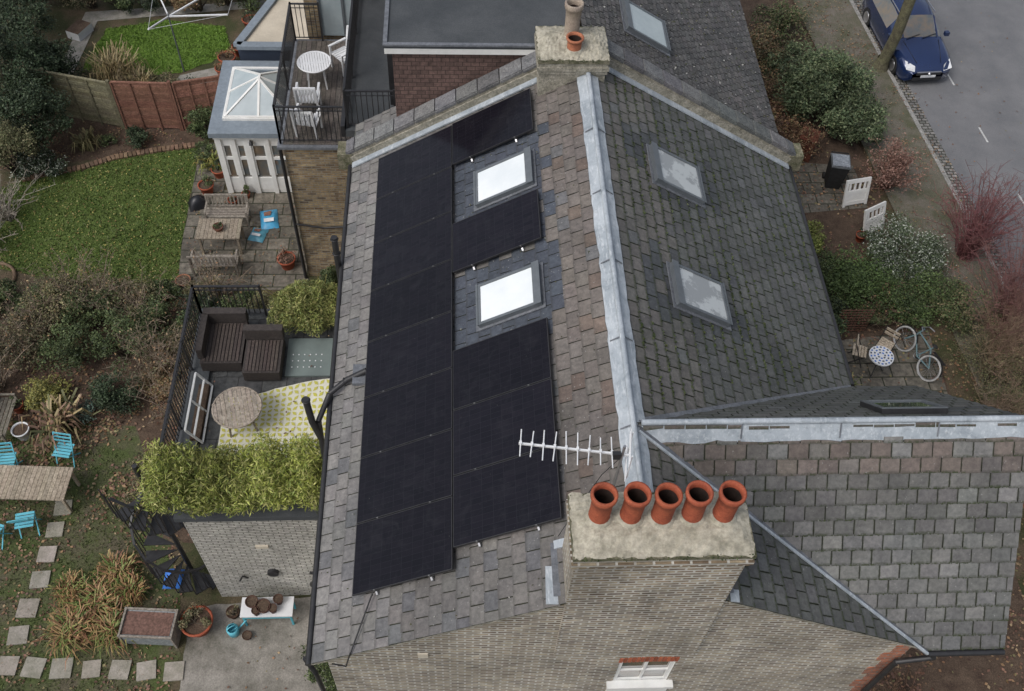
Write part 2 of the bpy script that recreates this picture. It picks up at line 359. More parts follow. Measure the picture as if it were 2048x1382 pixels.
n=500; a=rng.uniform(.2,Y1,n); x=-rng.uniform(.3,EX,n); P=np.column_stack([x,a,RZ-T*np.abs(x)+.024]); mb.leaves(P,np.full(n,.03),np.array([(.09,.09,.05),(.3,.3,.27),(.06,.07,.03)])[rng.integers(0,3,n)],'leaf',.5,.8)
n=900; a=rng.uniform(11,20,n); x=rng.uniform(.3,EX,n); P=np.column_stack([x,a,RZ-T*x+.024]); mb.leaves(P,np.full(n,.045),np.array([(.09,.09,.05),(.4,.4,.37),(.06,.07,.03)])[rng.integers(0,3,n)],'leaf',.5,.8)
mb.build('roof_moss',house,uv=False)
# lead work
mb=MB()
def leadridge(p0,p1,side,drop,w=.2,roll=.045,step=1.6):
    p0,p1=Vector(p0),Vector(p1); n=int((p1-p0).length/step)+1; side=Vector(side)
    for i in range(n):
        a=p0.lerp(p1,i/n); b=p0.lerp(p1,(i+1)/n+.02/n); o=Vector((0,0,.035+.006*(i%2)))
        for s in (1,-1):
            K=8; off=[random.gauss(0,.007) for _ in range(K+1)]
            for j in range(K):
                q0=a.lerp(b,j/K); q1=a.lerp(b,(j+1)/K); r0=w+off[j]; r1=w+off[j+1]
                d0=side*s*r0-Vector((0,0,drop*r0)); d1=side*s*r1-Vector((0,0,drop*r1))
                vs=[q0+o,q1+o,q1+o+d1,q0+o+d0]
                mb.add(vs,[(0,1,2,3) if s>0 else (3,2,1,0)],'lead')
                mb.add([vs[3],vs[2],vs[2]-Vector((0,0,.03)),vs[3]-Vector((0,0,.03))],[(0,1,2,3)],'leadD')
        if i:
            for s in (1,-1): mb.bar(a+Vector((0,0,.05))+side*s*w*.9-Vector((0,0,drop*w*.9)),a+Vector((0,0,.085)),.02,.006,'leadD')
    mb.cyl(p0+Vector((0,0,.05)),p1+Vector((0,0,.05)),roll,roll,8,'lead')
leadridge((0,.85,RZ),(0,10.0,RZ),(1,0,0),T,.19)
leadridge((0.12,WY,RZ-.01),(WX+.02,WY,RZ-.01),(0,1,0),WS,.19)
for sgn in (-1,1):
    e=Vector((EX,WY+sgn*WH,EZ)); r=Vector((.1,WY+sgn*.05,RZ-.06))
    d=(e-r).normalized()
    mb.bar(r+Vector((0,0,.03)),e+Vector((0,0,.035)),.16 if sgn<0 else .12,.03,'leadD')
    n1=Vector((SN,0,CS)); q=d.cross(n1).normalized()
    mb.bar(r+q*.07+Vector((0,0,.05)),e+q*.07+Vector((0,0,.05)),.035,.03,'lead')
    if sgn<0: mb.bar(r-q*.085+Vector((0,0,.06)),e-q*.085+Vector((0,0,.06)),.03,.03,'mortar')
for s in (-1,1):
    mb.bar((s*1.15,.2,roofz(1.15)+.03),(s*1.15,.95,roofz(1.15)+.03),.10,.03,'leadD')
    mb.bar((s*1.15,.92,roofz(1.15)+.03),(0,.92,RZ+.03),.12,.03,'lead')
mb.bar((-1.22,.1,roofz(1.22)+.05),(-1.2,.62,roofz(1.2)+.05),.17,.02,'lead')
mb.bar((1.2,.08,roofz(1.2)+.04),(1.22,.25,roofz(1.22)+.04),.12,.02,'lead')
for s in (-1,1):
    mb.bar((s*.2,10.42,roofz(.2)+.05),(s*EX,10.42,EZ+.05),.14,.03,'lead')
    mb.bar((s*.2,10.50,roofz(.2)+.13),(s*EX,10.50,EZ+.13),.03,.16,'mortar')
mb.build('lead_flashing',house)
mb=MB()
for s in (-1,1): mb.bar((s*1.15,.12,roofz(1.15)-.035),(s*EX,.12,EZ-.035),.08,.05,'mortar')
mb.cyl((-EX-.05,Y0,EZ-.05),(-EX-.05,10.6,EZ-.05),.055,.055,8,'black')
mb.cyl((EX+.05,WY+WH+.1,EZ-.05),(EX+.05,10.6,EZ-.05),.055,.055,8,'black')
mb.cyl((EX,WY-WH-.04,WE-.05),(WX,WY-WH-.04,WE-.05),.05,.05,8,'black')
mb.tube([(EX+.1,.02,EZ-.06),(4.75,.0,EZ-.15),(4.3,.05,6.1),(4.3,.06,0)],.045,8,'black')
mb.tube([(-4.72,.2,EZ-.1),(-4.6,.1,6.1),(-4.5,.08,2),(-4.5,.08,0)],.04,8,'black')
mb.tube([(-4.3,.06,EZ+.05),(-4.1,.04,EZ-.02),(-4.0,.08,EZ+.42),(-3.7,.9,EZ+.65)],.012,5,'black')
mb.tube([(-4.72,7.75,5.2),(-4.72,7.75,7.35)],.06,10,'black')
mb.ring((-4.72,7.75,7.3),.065,.012,(0,0,1)); mb.ring((-4.72,7.75,6.9),.065,.014,(0,0,1))
mb.tube([(-4.0,4.95,roofz(4.0)+.12),(-4.35,4.9,6.85),(-4.65,4.7,6.72),(-4.85,4.35,6.4),(-4.85,4.2,5.6),(-4.85,4.2,4)],.05,10,'black')
mb.tube([(-4.85,4.25,6.0),(-4.95,4.3,6.45),(-5.0,4.4,7.0)],.06,10,'black')
mb.ring((-5.0,4.4,6.98),.065,.014,(0,0,1)); mb.ring((-4.4,4.88,6.82),.06,.014,(1,0,.2))
mb.box(-4.25,-3.85,4.75,5.15,roofz(4.05)-.02,roofz(4.05)+.05,'leadD')
mb.tube([(-4.85,1.9,5.2),(-4.95,2.0,4.9),(-4.75,2.0,4.3),(-4.75,2.0,3)],.05,8,'black')
mb.build('gutters_and_pipes',house)
# walls
mb=MB(); yw=.14
def gable(y,x0,x1,m,win):
    def quad(xa,xb,za0,zb0,za1,zb1): mb.add([(xa,y,za0),(xb,y,zb0),(xb,y,zb1),(xa,y,za1)],[(0,1,2,3)],m)
    wx0,wx1,wz0,wz1=win
    quad(x0,0,0,0,roofz(x0)-.06,RZ-.06)
    quad(0,wx0,0,0,RZ-.06,roofz(wx0)-.06)
    quad(wx0,wx1,0,0,wz0,wz0); quad(wx0,wx1,wz1,wz1,roofz(wx0)-.06,roofz(wx1)-.06)
    quad(wx1,x1,0,0,roofz(wx1)-.06,roofz(x1)-.06)
WIN=(.005,.87,5.2,6.12)
gable(yw,-4.38,4.38,'brick',WIN)
mb.add([(-4.38,yw,0),(-4.38,10.7,0),(-4.38,10.7,6.6),(-4.38,yw,6.6)],[(3,2,1,0)],'brick')
mb.add([(4.38,yw,0),(4.38,10.7,0),(4.38,10.7,6.6),(4.38,yw,6.6)],[(0,1,2,3)],'brick')
for i in range(20): mb.box(4.16 if i%2 else 4.05,4.40,yw-.012,yw+.3,i*.33,i*.33+.32,'brickR')
x0,x1,z0,z1=WIN
mb.box(x0-.002,x0+.0,yw,yw+.16,z0,z1,'white'); mb.box(x1,x1+.002,yw,yw+.16,z0,z1,'white')
for i in range(14):
    a=x0-.03+i*(x1-x0+.06)/14; arch=.05*(1-((i-6.5)/7)**2)
    mb.box(a+.006,a+(x1-x0+.06)/14-.006,yw-.012,yw+.02,z1-.0+arch*.6,z1+.18+arch*.6,'terra',jit((1.1,1.3,1.4),.25))
mb.box(-3.05,-2.9,yw-.02,yw,6.6,6.75,'beige')
mb.add([(WX-.08,WY-WH+.1,WE-.02),(WX-.08,WY+WH-.1,WE-.02),(WX-.08,WY,RZ-.1)],[(0,1,2)],'white')
mb.box(4.42,WX-.1,2.5,4.6,0,WE-.23,'brick')
mb.box(4.42,WX-.1,.3,4.6,WE-.22,WE-.1,'white')
mb.build('walls',house)
mb=MB()
mb.box(x0,x1,yw+.05,yw+.07,z0,z1,'glassM')
for a,b in ((x0,x0+.055),(x1-.055,x1),(x0+(x1-x0)/2-.018,x0+(x1-x0)/2+.018)): mb.box(a,b,yw+.015,yw+.049,z0,z1,'white')
for a,b in ((z0,z0+.05),(z1-.05,z1),((z0+z1)/2-.02,(z0+z1)/2+.02)): mb.box(x0+.055,x1-.055,yw+.017,yw+.047,a,b,'white')
mb.box(x0-.1,x1+.1,yw-.12,yw+.014,z0-.09,z0-.003,'white'); mb.box(x0-.06,x1+.06,yw-.05,yw-.002,z0-.6,z0-.1,'white')
mb.build('sash_window',house)

def skylight(name,s,xo,xi,ya,yb,glass,parent,rz=roofz,fl=.045):
    mb=MB(); xm=(xo+xi)/2
    O=Vector((s*abs(xm),(ya+yb)/2,rz(xm)+.02)); 
    X=Vector((CS*(-s),0,SN)) ; Y=Vector((0,1,0)); N=Vector((s*SN,0,CS))
    mb.T=Matrix(((X.x,Y.x,N.x,O.x),(X.y,Y.y,N.y,O.y),(X.z,Y.z,N.z,O.z),(0,0,0,1)))
    hl=abs(xo-xi)/2/CS; hw=(yb-ya)/2
    mb.box(-hl-fl*1.6,hl+fl,-hw-fl,hw+fl,0.0,.022,'leadD')
    t=.065
    for a in ((-hl,-hl+t,-hw,hw),(hl-t,hl,-hw,hw),(-hl+t,hl-t,-hw,-hw+t*.8),(-hl+t,hl-t,hw-t*.8,hw)): mb.box(*a,.022,.11,'grey')
    mb.box(-hl+t,hl-t,-hw+t*.8,hw-t*.8,.03,.095,glass)
    mb.box(hl-t-.05,hl+.02,-hw-.015,hw+.015,.112,.135,'grey')
    mb.box(-hl-.015,-hl+.02,-hw-.01,hw+.01,.111,.12,'grey')
    mb.build(name,parent,bevel=.006)
skylight('skylight_rear',-1,2.06,1.06,5.02,5.87,'blind',house)
skylight('skylight_rear',-1,2.06,1.06,7.73,8.58,'blind',house)
skylight('skylight_front',1,2.04,1.06,5.0,5.88,'cloudy',house)
skylight('skylight_front',1,2.04,1.06,7.8,8.72,'cloudy',house)
mb=MB(); N=Vector((0,S2,C2)); O=Vector((4.3,WY+.62,RZ-.62*WS)); Xv=Vector((1,0,0)); Yv=Vector((0,-C2,S2))
mb.T=Matrix(((Xv.x,Yv.x,N.x,O.x),(Xv.y,Yv.y,N.y,O.y),(Xv.z,Yv.z,N.z,O.z),(0,0,0,1)))
mb.box(-.5,.5,-.4,.4,0,.09,'black',top='glassD')
for a in ((-.5,.5,-.4,-.34),(-.5,.5,.34,.4),(-.5,-.44,-.34,.34),(.44,.5,-.34,.34)): mb.box(*a,.091,.11,'grey')
mb.build('skylight_wing',house)

# solar panels
def panel(xa,xb,ya,yb,low):
    mb=MB(); xm=(xa+xb)/2; X=Vector((CS,0,SN)); N=Vector((-SN,0,CS))
    O=Vector((xm,(ya+yb)/2,roofz(xm)))+N*.10
    mb.T=Matrix(((X.x,0,N.x,O.x),(X.y,1,N.y,O.y),(X.z,0,N.z,O.z),(0,0,0,1)))
    hl=(xb-xa)/2/CS-.008; hw=(yb-ya)/2-.008; t=.011; k=random.uniform(.85,1.25)
    mb.box(-hl,hl,-hw,hw,0,.03,'black')
    for a in ((-hl,-hl+t,-hw,hw),(hl-t,hl,-hw,hw),(-hl+t,hl-t,-hw,-hw+t),(-hl+t,hl-t,hw-t,hw)): mb.box(*a,.031,.037,'black')
    v=[(-hl+t,-hw+t,.034),(hl-t,-hw+t,.034),(hl-t,hw-t,.034),(-hl+t,hw-t,.034)]
    mb.add(v,[(0,1,2,3)],'solar',(k,k,k*1.04),uv=[[(q[1]+5,q[0]+5) for q in v]])
    for px in (-hl*.55,hl*.55):
        mb.box(px-.012,px+.012,-hw-.010,-hw+.006,.0,.040,'clamp')
        if low: mb.bar((px,-hw-.04,-.06),(px,-hw-.0,-.03),.03,.03,'chrome'); mb.bar((px,-hw-.05,-.07),(px,-hw+.3,-.07),.035,.02,'clamp')
    mb.build('solar_panel')
XA=-3.95; PW=1.742*CS; PD=1.154; PY=.9
for k in range(8): panel(XA,XA+PW,PY+k*PD,PY+(k+1)*PD,k==0)
for k in (.28,1.28,2.28,4.72,7.03): panel(XA+PW,XA+2*PW,PY+k*PD,PY+(k+1)*PD,k in (.28,4.72,7.03))

# chimneys
def stack(name,x0,x1,y0,y1,zb,zt,parent,m='brick',cap='cap'):
    mb=MB(); mb.box(x0,x1,y0,y1,zb,zt-.42,m)
    for i,(e,za,zb2) in enumerate(((.03,zt-.42,zt-.34),(.055,zt-.34,zt-.26),(.03,zt-.26,zt-.18))): mb.box(x0-e,x1+e,y0-e,y1+e,za+.001,zb2,m)
    mb.box(x0-.045,x1+.045,y0-.045,y1+.045,zt-.179,zt-.1,'mossy')
    nx,ny=34,14; vs=[]
    for j in range(ny+1):
        for i in range(nx+1):
            u,v=i/nx,j/ny; e=min(u,1-u)*8; f2=min(v,1-v)*3; h=min(1,e)*min(1,f2); ed=.012 if (i in (0,nx) or j in (0,ny)) else 0
            vs.append((x0-.04+(x1-x0+.08)*u+random.gauss(0,1)*ed,y0-.04+(y1-y0+.08)*v+random.gauss(0,1)*ed,zt-.098+.10*h+random.uniform(-.010,.014)))
    mb.add(vs,[(j*(nx+1)+i,j*(nx+1)+i+1,(j+1)*(nx+1)+i+1,(j+1)*(nx+1)+i) for j in range(ny) for i in range(nx)],cap)
    n=260; P=np.column_stack([rng.uniform(x0-.04,x1+.04,n),rng.choice([y0-.045,y1+.03],n)+rng.normal(0,.012,n),np.full(n,zt-.11)+rng.normal(0,.02,n)])
    mb.leaves(P,np.full(n,.026),MC[rng.integers(0,3,n)]*1.1,'leaf',.4,.8)
    return mb.build(name,parent)
stack('chimney_stack_near',-1.05,1.05,.07,.84,6.6,10.34,house)
stack('chimney_stack_far',-.9,.32,9.98,10.9,8,9.78,house,'mortar')
def pot(x,y,z,h,r,col,parent,tilt=0):
    mb=MB(); mb.T=Matrix.Translation((x,y,z))@Matrix.Rotation(tilt,4,'Y')
    mb.lathe((0,0,0),[(r*.92,0),(r*.95,h*.05),(r*.86,h*.12),(r*.88,h*.6),(r*.92,h*.83),(r*1.06,h*.85),(r*1.1,h*.9),(r*1.1,h*.98),(r*1.02,h),(r*.86,h),(r*.84,h*.8)],28,'terra',col)
    mb.lathe((0,0,0),[(r*.84,h*.8),(r*.8,h*.1)],28,'soot')
    mb.disc((0,0,h*.1),r*.8,'soot'); mb.lathe((0,0,0),[(r*1.25,-.02),(r*1.05,.05),(r*.9,.06)],16,'cap'); mb.build('chimney_pot',parent)
for i in range(5): pot(-.76+i*.375,.52+random.uniform(-.012,.012),10.33,.60+random.uniform(-.012,.012),.147,jit((1,1,1),.14),house,random.uniform(-.03,.03))
pot(-.3,10.6,9.72,.72,.16,(1.0,3.2,5.0),house); pot(-.28,10.2,9.72,.28,.15,(1.1,1.6,1.7),house)

# party wall with coping (far end)
mb=MB()
for s in (-1,1):
    x=.33; 
    while x<EX+.05:
        xe=min(x+.42,EX+.12)
        za,zb=roofz(x),roofz(xe)
        mb.bar((s*x,10.7,za+.05),(s*xe,10.7,zb+.05),.34,.44,'mortar')
        k=jit((1,1,1),.22); g=.01; dz=random.uniform(-.008,.008)
        mb.bar((s*(x+g),10.72,za+.33+dz),(s*(xe-g),10.72,zb+.33+dz),.36,.07,'cope',k)
        mb.bar((s*(x+g),10.60,za+.31+dz),(s*(xe-g),10.60,zb+.31+dz),.16,.05,'cope',tuple(q*.85 for q in k))
        x=xe
    mb.box(min(s*EX,s*(EX+.3)),max(s*EX,s*(EX+.3)),10.5,10.92,EZ-.15,EZ+.26,'mossy')
mb.build('party_wall',house)

# TV antenna
mb=MB(); za=10.97; A0=Vector((-1.72,1.18,za)); A1=Vector((-.42,1.0,za))
mb.bar(A0,A1,.024,.024,'whitep'); d=(A1-A0).normalized(); q=Vector((-d.y,d.x,0))
for i in range(9):
    p=A0+d*(.02+i*.135); l=(.20 if i>1 else .18)*random.uniform(.9,1.05); tw=Vector((random.gauss(0,.012),0,random.gauss(0,.012)))
    mb.cyl(p-q*l+Vector((0,0,.02))-tw,p+q*l+Vector((0,0,.02))+tw,.008,.008,6,'whitep'); mb.box(p.x-.014,p.x+.014,p.y-.02,p.y+.02,za-.01,za+.04,'whitep')
for h in (-.24,-.18,-.12,.12,.18,.24):
    mb.cyl(A1+Vector((-.02,0,h))-q*.22,A1+Vector((-.02,0,h))+q*.22,.007,.007,5,'whitep')
for s in (-.16,.16): mb.bar(A1+q*s+Vector((0,0,-.26)),A1+q*s+Vector((0,0,.26)),.014,.014,'whitep')
mb.bar(A1+Vector((-.16,0,-.06)),A1+Vector((-.16,0,.06)),.1,.05,'black')
mb.cyl((-.55,.92,9.9),(-.5,1.02,11.15),.018,.018,8,'chrome'); mb.box(-.62,-.48,.86,.98,10.0,10.05,'chrome')
mb.tube([(-.55,.98,10.9),(-.7,1.0,10.5),(-1.0,.95,9.4),(-1.12,.9,9.0)],.006,4,'black')
mb.build('tv_antenna')

# ---------------------------------------------------------------- rear extension with roof terrace
ext=empty('roof_terrace_extension'); TZ=3.9
mb=MB(); mb.box(-7.68,-4.4,3.78,8.8,0,TZ-.02,'brickP',top='tdeck')
mb.box(-7.78,-4.6,3.70,3.98,TZ-.019,TZ+.12,'felt'); mb.box(-7.78,-7.6,3.981,8.8,TZ-.019,TZ+.06,'felt')
mb.box(-8.05,-7.781,4.3,8.8,TZ-.12,TZ,'felt')
mb.box(-6.5,-6.25,3.74,3.779,2.55,2.65,'beige'); mb.box(-5.6,-5.3,3.75,3.779,1.2,1.3,'black'); mb.cyl((-6.35,3.7,1.35),(-6.35,3.779,1.35),.12,.12,12,'black')
mb.tube([(-7.1,3.72,1.0),(-7.0,3.72,1.25),(-6.9,3.72,1.15)],.02,5,'black'); mb.tube([(-4.9,3.70,TZ-.3),(-4.9,3.70,0)],.045,8,'black')
mb.build('extension_walls',ext)
mb=MB()
mb.box(-6.05,-4.75,6.98,7.95,TZ-.018,TZ+.03,'slab')
for i in range(6):
    for j in range(3): mb.cyl((-5.92+i*.12,7.2+j*.16,TZ+.03),(-5.92+i*.12,7.2+j*.16,TZ+.04),.014,.014,8,'whitep')
mb.box(-4.98,-4.72,7.0,7.9,TZ+.031,TZ+.05,'cheek')
mb.build('walk_on_slab',ext)
def railing(name,pts,z,h,gap=.11,post=1.4,parent=None,m='black'):
    mb=MB()
    for a,b in zip(pts[:-1],pts[1:]):
        a=Vector((*a,z)); b=Vector((*b,z)); Ln=(b-a).length; d=(b-a)/Ln
        mb.bar(a+Vector((0,0,h)),b+Vector((0,0,h)),.05,.025,m); mb.bar(a+Vector((0,0,.1)),b+Vector((0,0,.1)),.03,.015,m)
        mb.bar(a+Vector((0,0,h-.12)),b+Vector((0,0,h-.12)),.025,.012,m)
        n=int(Ln/gap)
        for i in range(n+1): p=a+d*(Ln*i/n); mb.bar(p+Vector((0,0,.1)),p+Vector((0,0,h)),.017,.017,m)
        n=max(1,int(Ln/post))
        for i in range(n+1): p=a+d*(Ln*i/n); mb.bar(p,p+Vector((0,0,h+.04)),.04,.04,m)
    return mb.build(name,parent)
railing('terrace_railing',[(-7.98,4.3),(-7.98,8.6),(-6.6,8.6)],TZ,1.0)
mb=MB(); ts=.25; rx0,ry0=-7.2,5.0; n,mm=9,7
def rz(x,y): return TZ+.012+max(0,(y-6.4))*.28*max(0,math.sin((x+7.2)*1.7))
def edge(x,y): return y-(.18*math.sin((x+7.2)*2.2)+.28*max(0,(-6.2-x)))*max(0,(y-5.9))/.9
fs=4; gx,gy=n*fs,mm*fs
vs=[(rx0+i*ts/fs,edge(rx0+i*ts/fs,ry0+j*ts/fs),rz(rx0+i*ts/fs,ry0+j*ts/fs)) for j in range(gy+1) for i in range(gx+1)]
mb.add(vs,[(j*(gx+1)+i,j*(gx+1)+i+1,(j+1)*(gx+1)+i+1,(j+1)*(gx+1)+i) for j in range(gy) for i in range(gx)],'rugw')
for i in range(n):
    for j in range(mm):
        cx,cy=rx0+(i+.5)*ts,ry0+(j+.5)*ts
        for k in range(4):
            t=math.pi/4+k*math.pi/2; a=Vector((math.cos(t),math.sin(t),0)); b=Vector((-a.y,a.x,0))
            c=Vector((cx,cy,0)); P=[c+a*.02,c+a*.085+b*.036,c+a*.155,c+a*.085-b*.036]
            mb.add([(p.x,edge(p.x,p.y),rz(p.x,p.y)+.008) for p in P],[(0,1,2,3)],'rugy')
mb.build('patterned_rug')
def round_table(name,x,y,z,r,h,m='wood',slat=.09,rot=20,c=(1.25,1.2,1.15)):
    mb=MB(); mb.T=place(x,y,z,rot)
    k=int(2*r/slat)
    for i in range(k):
        a=-r+i*2*r/k+.004; b=-r+(i+1)*2*r/k-.004; s=math.sqrt(max(0.001,r*r-((a+b)/2)**2))*.97
        mb.box(a,b,-s,s,h-.02,h,m,jit(c,.1))
    mb.ring((0,0,h-.012),r,.022,(0,0,1),32,6,m,c)
    mb.box(-r*.8,r*.8,-.03,.03,h-.05,h-.021,m,c); mb.box(-.03,.03,-r*.8,r*.8,h-.052,h-.022,m,c)
    for sx in (-1,1):
        for sy in (-1,1): mb.bar((sx*r*.55,sy*r*.55,0),(sx*r*.45,sy*r*.45,h-.05),.04,.04,m,c)
    return mb.build(name)
round_table('round_garden_table',-6.78,5.85,TZ,.47,.62,slat=.085,rot=15)
def wicker(name,x0,x1,y0,y1,z,left):
    mb=MB(); mb.box(x0,x1,y0,y1,z+.04,z+.34,'wick')
    k=int((x1-x0-.1)/.07)
    for i in range(k): a=x0+.05+i*(x1-x0-.1)/k; mb.box(a,a+.055,y0+.04,y1-.14,z+.341,z+.365,'wick',jit((1.4,1.3,1.25),.15))
    mb.box(x0-.02,x1+.02,y1-.12,y1+.04,z+.34,z+.68,'wick',(1.1,1.1,1.1))
    if left: mb.box(x0-.04,x0+.09,y0+.1,y1-.12,z+.342,z+.66,'wick',(1.1,1.1,1.1))
    mb.build(name,bevel=.02)
wicker('wicker_sofa',-7.75,-6.9,7.1,8.25,TZ,True); wicker('wicker_sofa',-6.86,-6.1,6.85,7.8,TZ,False)
mb=MB()
for y in (5.4,6.75): mb.bar((-7.5,y,TZ+.02),(-7.74,y,TZ+.5),.04,.03,'white')
for t in (0,.5,1): mb.bar((-7.5-.24*t,5.4,TZ+.03+.47*t),(-7.5-.24*t,6.75,TZ+.03+.47*t),.04,.03,'white')
mb.bar((-7.5,6.1,TZ+.02),(-7.74,6.1,TZ+.5),.035,.03,'white')
mb.box(-7.74,-7.54,5.42,6.72,TZ+.02,TZ+.14,'soil'); mb.build('white_plant_rack')

# ---------------------------------------------------------------- vegetation helpers
def sc(p,k=1.3): return [tuple(c*k for c in q) for q in p]
G1=sc([(.052,.074,.027),(.072,.096,.038),(.036,.054,.022),(.09,.115,.045)])
GD=sc([(.024,.040,.019),(.034,.053,.025),(.017,.029,.014),(.05,.067,.035)],1.3)
GY=sc([(.24,.275,.055),(.30,.325,.08),(.16,.205,.045),(.34,.335,.12)],1.12)
GB=sc([(.10,.10,.05),(.13,.108,.06),(.07,.077,.037),(.16,.125,.075)],1.25)
GO=[(.29,.18,.095),(.23,.13,.07),(.21,.185,.085),(.33,.24,.14)]
GV=[(.08,.115,.055),(.11,.145,.075),(.45,.48,.41),(.07,.095,.05)]
GR=[(.19,.10,.07),(.24,.135,.092),(.145,.082,.06)]
def cols(pal,n,clump=None):
    p=np.array(pal)[rng.integers(0,len(pal),n)]*rng.uniform(.7,1.35,(n,1))
    if clump is not None: p=p*clump[:,None]
    return p
def shrub(name,x,y,rx,ry,h,n,leaf=.08,pal=G1,z0=0,cl=14,asp=.5,up=.4,stem=(.10,.08,.06),mb=None,nst=10,build=True):
    mb=mb or MB(); cl=int(cl*1.5); n=int(n*1.35)
    th=rng.uniform(0,2*math.pi,cl); rr=np.sqrt(rng.uniform(0,1,cl))*.82
    cz=z0+h*(.25+.55*rng.uniform(0,1,cl)*(1-.5*rr)); cx=x+rx*rr*np.cos(th); cy=y+ry*rr*np.sin(th)
    cr=rng.uniform(.14,.38,cl)*min(1.2,(rx+ry)/2); br=rng.uniform(.55,1.4,cl)
    k=rng.integers(0,cl,n); d=rng.normal(size=(n,3)); d/=np.linalg.norm(d,axis=1,keepdims=True)
    rad=cr[k]*rng.uniform(.4,1.0,n)**.5*rng.choice([1,1,1,1.3,1.65],n)
    P=np.stack([cx[k],cy[k],cz[k]],1)+d*rad[:,None]*np.array([1,1,.8]); P[:,2]=np.maximum(P[:,2],z0+.03)
    mb.leaves(P,np.full(n,leaf*.88),cols(pal,n,br[k]),'leaf',up,asp)
    for i in range(min(cl,nst)):
        p=(x+random.uniform(-.12,.12)*rx,y+random.uniform(-.12,.12)*ry,z0)
        q=(cx[i],cy[i],cz[i]); m_=tuple((a+b)/2+random.uniform(-.08,.08) for a,b in zip(p,q))
        mb.tube([p,m_,q],.02+.008*h,4,'twig',stem,.006)
    if build: return mb.build(name,uv=False)
    return mb
def twigs(name,x,y,h,sp,n,col,z0=0,sub=6,r=.012,leafn=0,pal=GO,mb=None):
    own=mb is None; mb=mb or MB(); tips=[]
    for i in range(n):
        t=random.uniform(0,6.283); o=random.uniform(.1,1)*sp; p=Vector((x+random.uniform(-.1,.1)*sp,y+random.uniform(-.1,.1)*sp,z0))
        e=Vector((x+o*math.cos(t),y+o*math.sin(t),z0+h*random.uniform(.55,1.05)*(1-.3*o/sp)))
        pts=[p]; 
        for k in range(1,5): f=k/4; pts.append(p.lerp(e,f)+Vector((random.gauss(0,.05),random.gauss(0,.05),.18*h*math.sin(f*3.14)*.6)))
        c=jit(col,.3); mb.tube(pts,r,3,'twig',c,r*.4)
        for s_ in range(sub):
            f=random.uniform(.35,1)*3.99; a=pts[int(f)].lerp(pts[int(f)+1],f%1); l=random.uniform(.2,.5)*h*.35
            dd=Vector((random.gauss(0,1),random.gauss(0,1),random.uniform(.2,1.4))).normalized()*l
            b=a+dd; mid=a.lerp(b,.5)+Vector((random.gauss(0,.03),random.gauss(0,.03),.03)); mb.tube([a,mid,b],r*.5,3,'twig',c,r*.2); tips.append(b); tips.append(mid)
    if leafn and tips:
        tp=np.array([tuple(v) for v in tips])[rng.integers(0,len(tips),leafn)]+rng.normal(0,.07,(leafn,3))
        mb.leaves(tp,np.full(leafn,.06),cols(pal,leafn),'leaf',.3,.6)
    return mb.build(name,uv=False) if own else mb
def blades(name,x,y,r,h,n,pal,w=.02,z0=0,mb=None,droop=.6):
    own=mb is None; mb=mb or MB()
    for i in range(n):
        t=random.uniform(0,6.283); b=Vector((x+random.gauss(0,.25)*r,y+random.gauss(0,.25)*r,z0)); l=random.uniform(.5,1)*r*.9; hh=h*random.uniform(.6,1.1)
        d=Vector((math.cos(t),math.sin(t),0)); s=Vector((-d.y,d.x,0))*w/2*random.uniform(.7,1.3)
        P=[b,b+d*l*.4+Vector((0,0,hh*.8)),b+d*l*.8+Vector((0,0,hh)),b+d*l*1.15+Vector((0,0,hh*(1-droop)))]
        ws=[.7,1,.8,.1]; vs=[]
        for p,k in zip(P,ws): vs+=[p-s*k,p+s*k]
        c=jit(random.choice(pal),.3); mb.add(vs,[(0,1,3,2),(2,3,5,4),(4,5,7,6)],'leaf',c)
    return mb.build(name,uv=False) if own else mb
def inpoly(P,poly):
    x,y=P[:,0],P[:,1]; r=np.zeros(len(P),bool); j=len(poly)-1
    for i in range(len(poly)):
        xi,yi=poly[i]; xj,yj=poly[j]
        r^=((yi>y)!=(yj>y))&(x<(xj-xi)*(y-yi)/(yj-yi+1e-12)+xi); j=i
    return r
def litter(name,poly,n,pal,size=.06,z=.02,clumpy=True,up=.85):
    xs=[p[0] for p in poly]; ys=[p[1] for p in poly]
    P=np.stack([rng.uniform(min(xs),max(xs),n*2),rng.uniform(min(ys),max(ys),n*2)],1)
    P=P[inpoly(P,poly)][:n]
    if clumpy:
        f=np.sin(P[:,0]*1.9+1.3*np.sin(P[:,1]*1.3))+np.sin(P[:,1]*2.3+1.7*np.sin(P[:,0]*.9)); P=P[(f+rng.normal(0,.9,len(P)))>-.3]
    Q=np.column_stack([P,z+rng.uniform(0,.03,len(P))]); mb=MB(); mb.leaves(Q,np.full(len(Q),size),cols(pal,len(Q)),'leaf',up,.7)
    return mb.build(name,uv=False)
def sheet(name,poly,z,m,wob=0):
    mb=MB()
    if wob:
        out=[]
        for i in range(len(poly)):
            a,b=Vector(poly[i]),Vector(poly[(i+1)%len(poly)]); k=max(1,int((b-a).length/.25))
            for j in range(k): p=a.lerp(b,j/k); out.append((p.x+random.gauss(0,wob),p.y+random.gauss(0,wob)))
        poly=out
    ar=sum(poly[i][0]*poly[(i+1)%len(poly)][1]-poly[(i+1)%len(poly)][0]*poly[i][1] for i in range(len(poly)))
    f=tuple(range(len(poly))); f=f if ar>0 else f[::-1]
    mb.add([(p[0],p[1],z) for p in poly],[f],m); return mb.build(name)

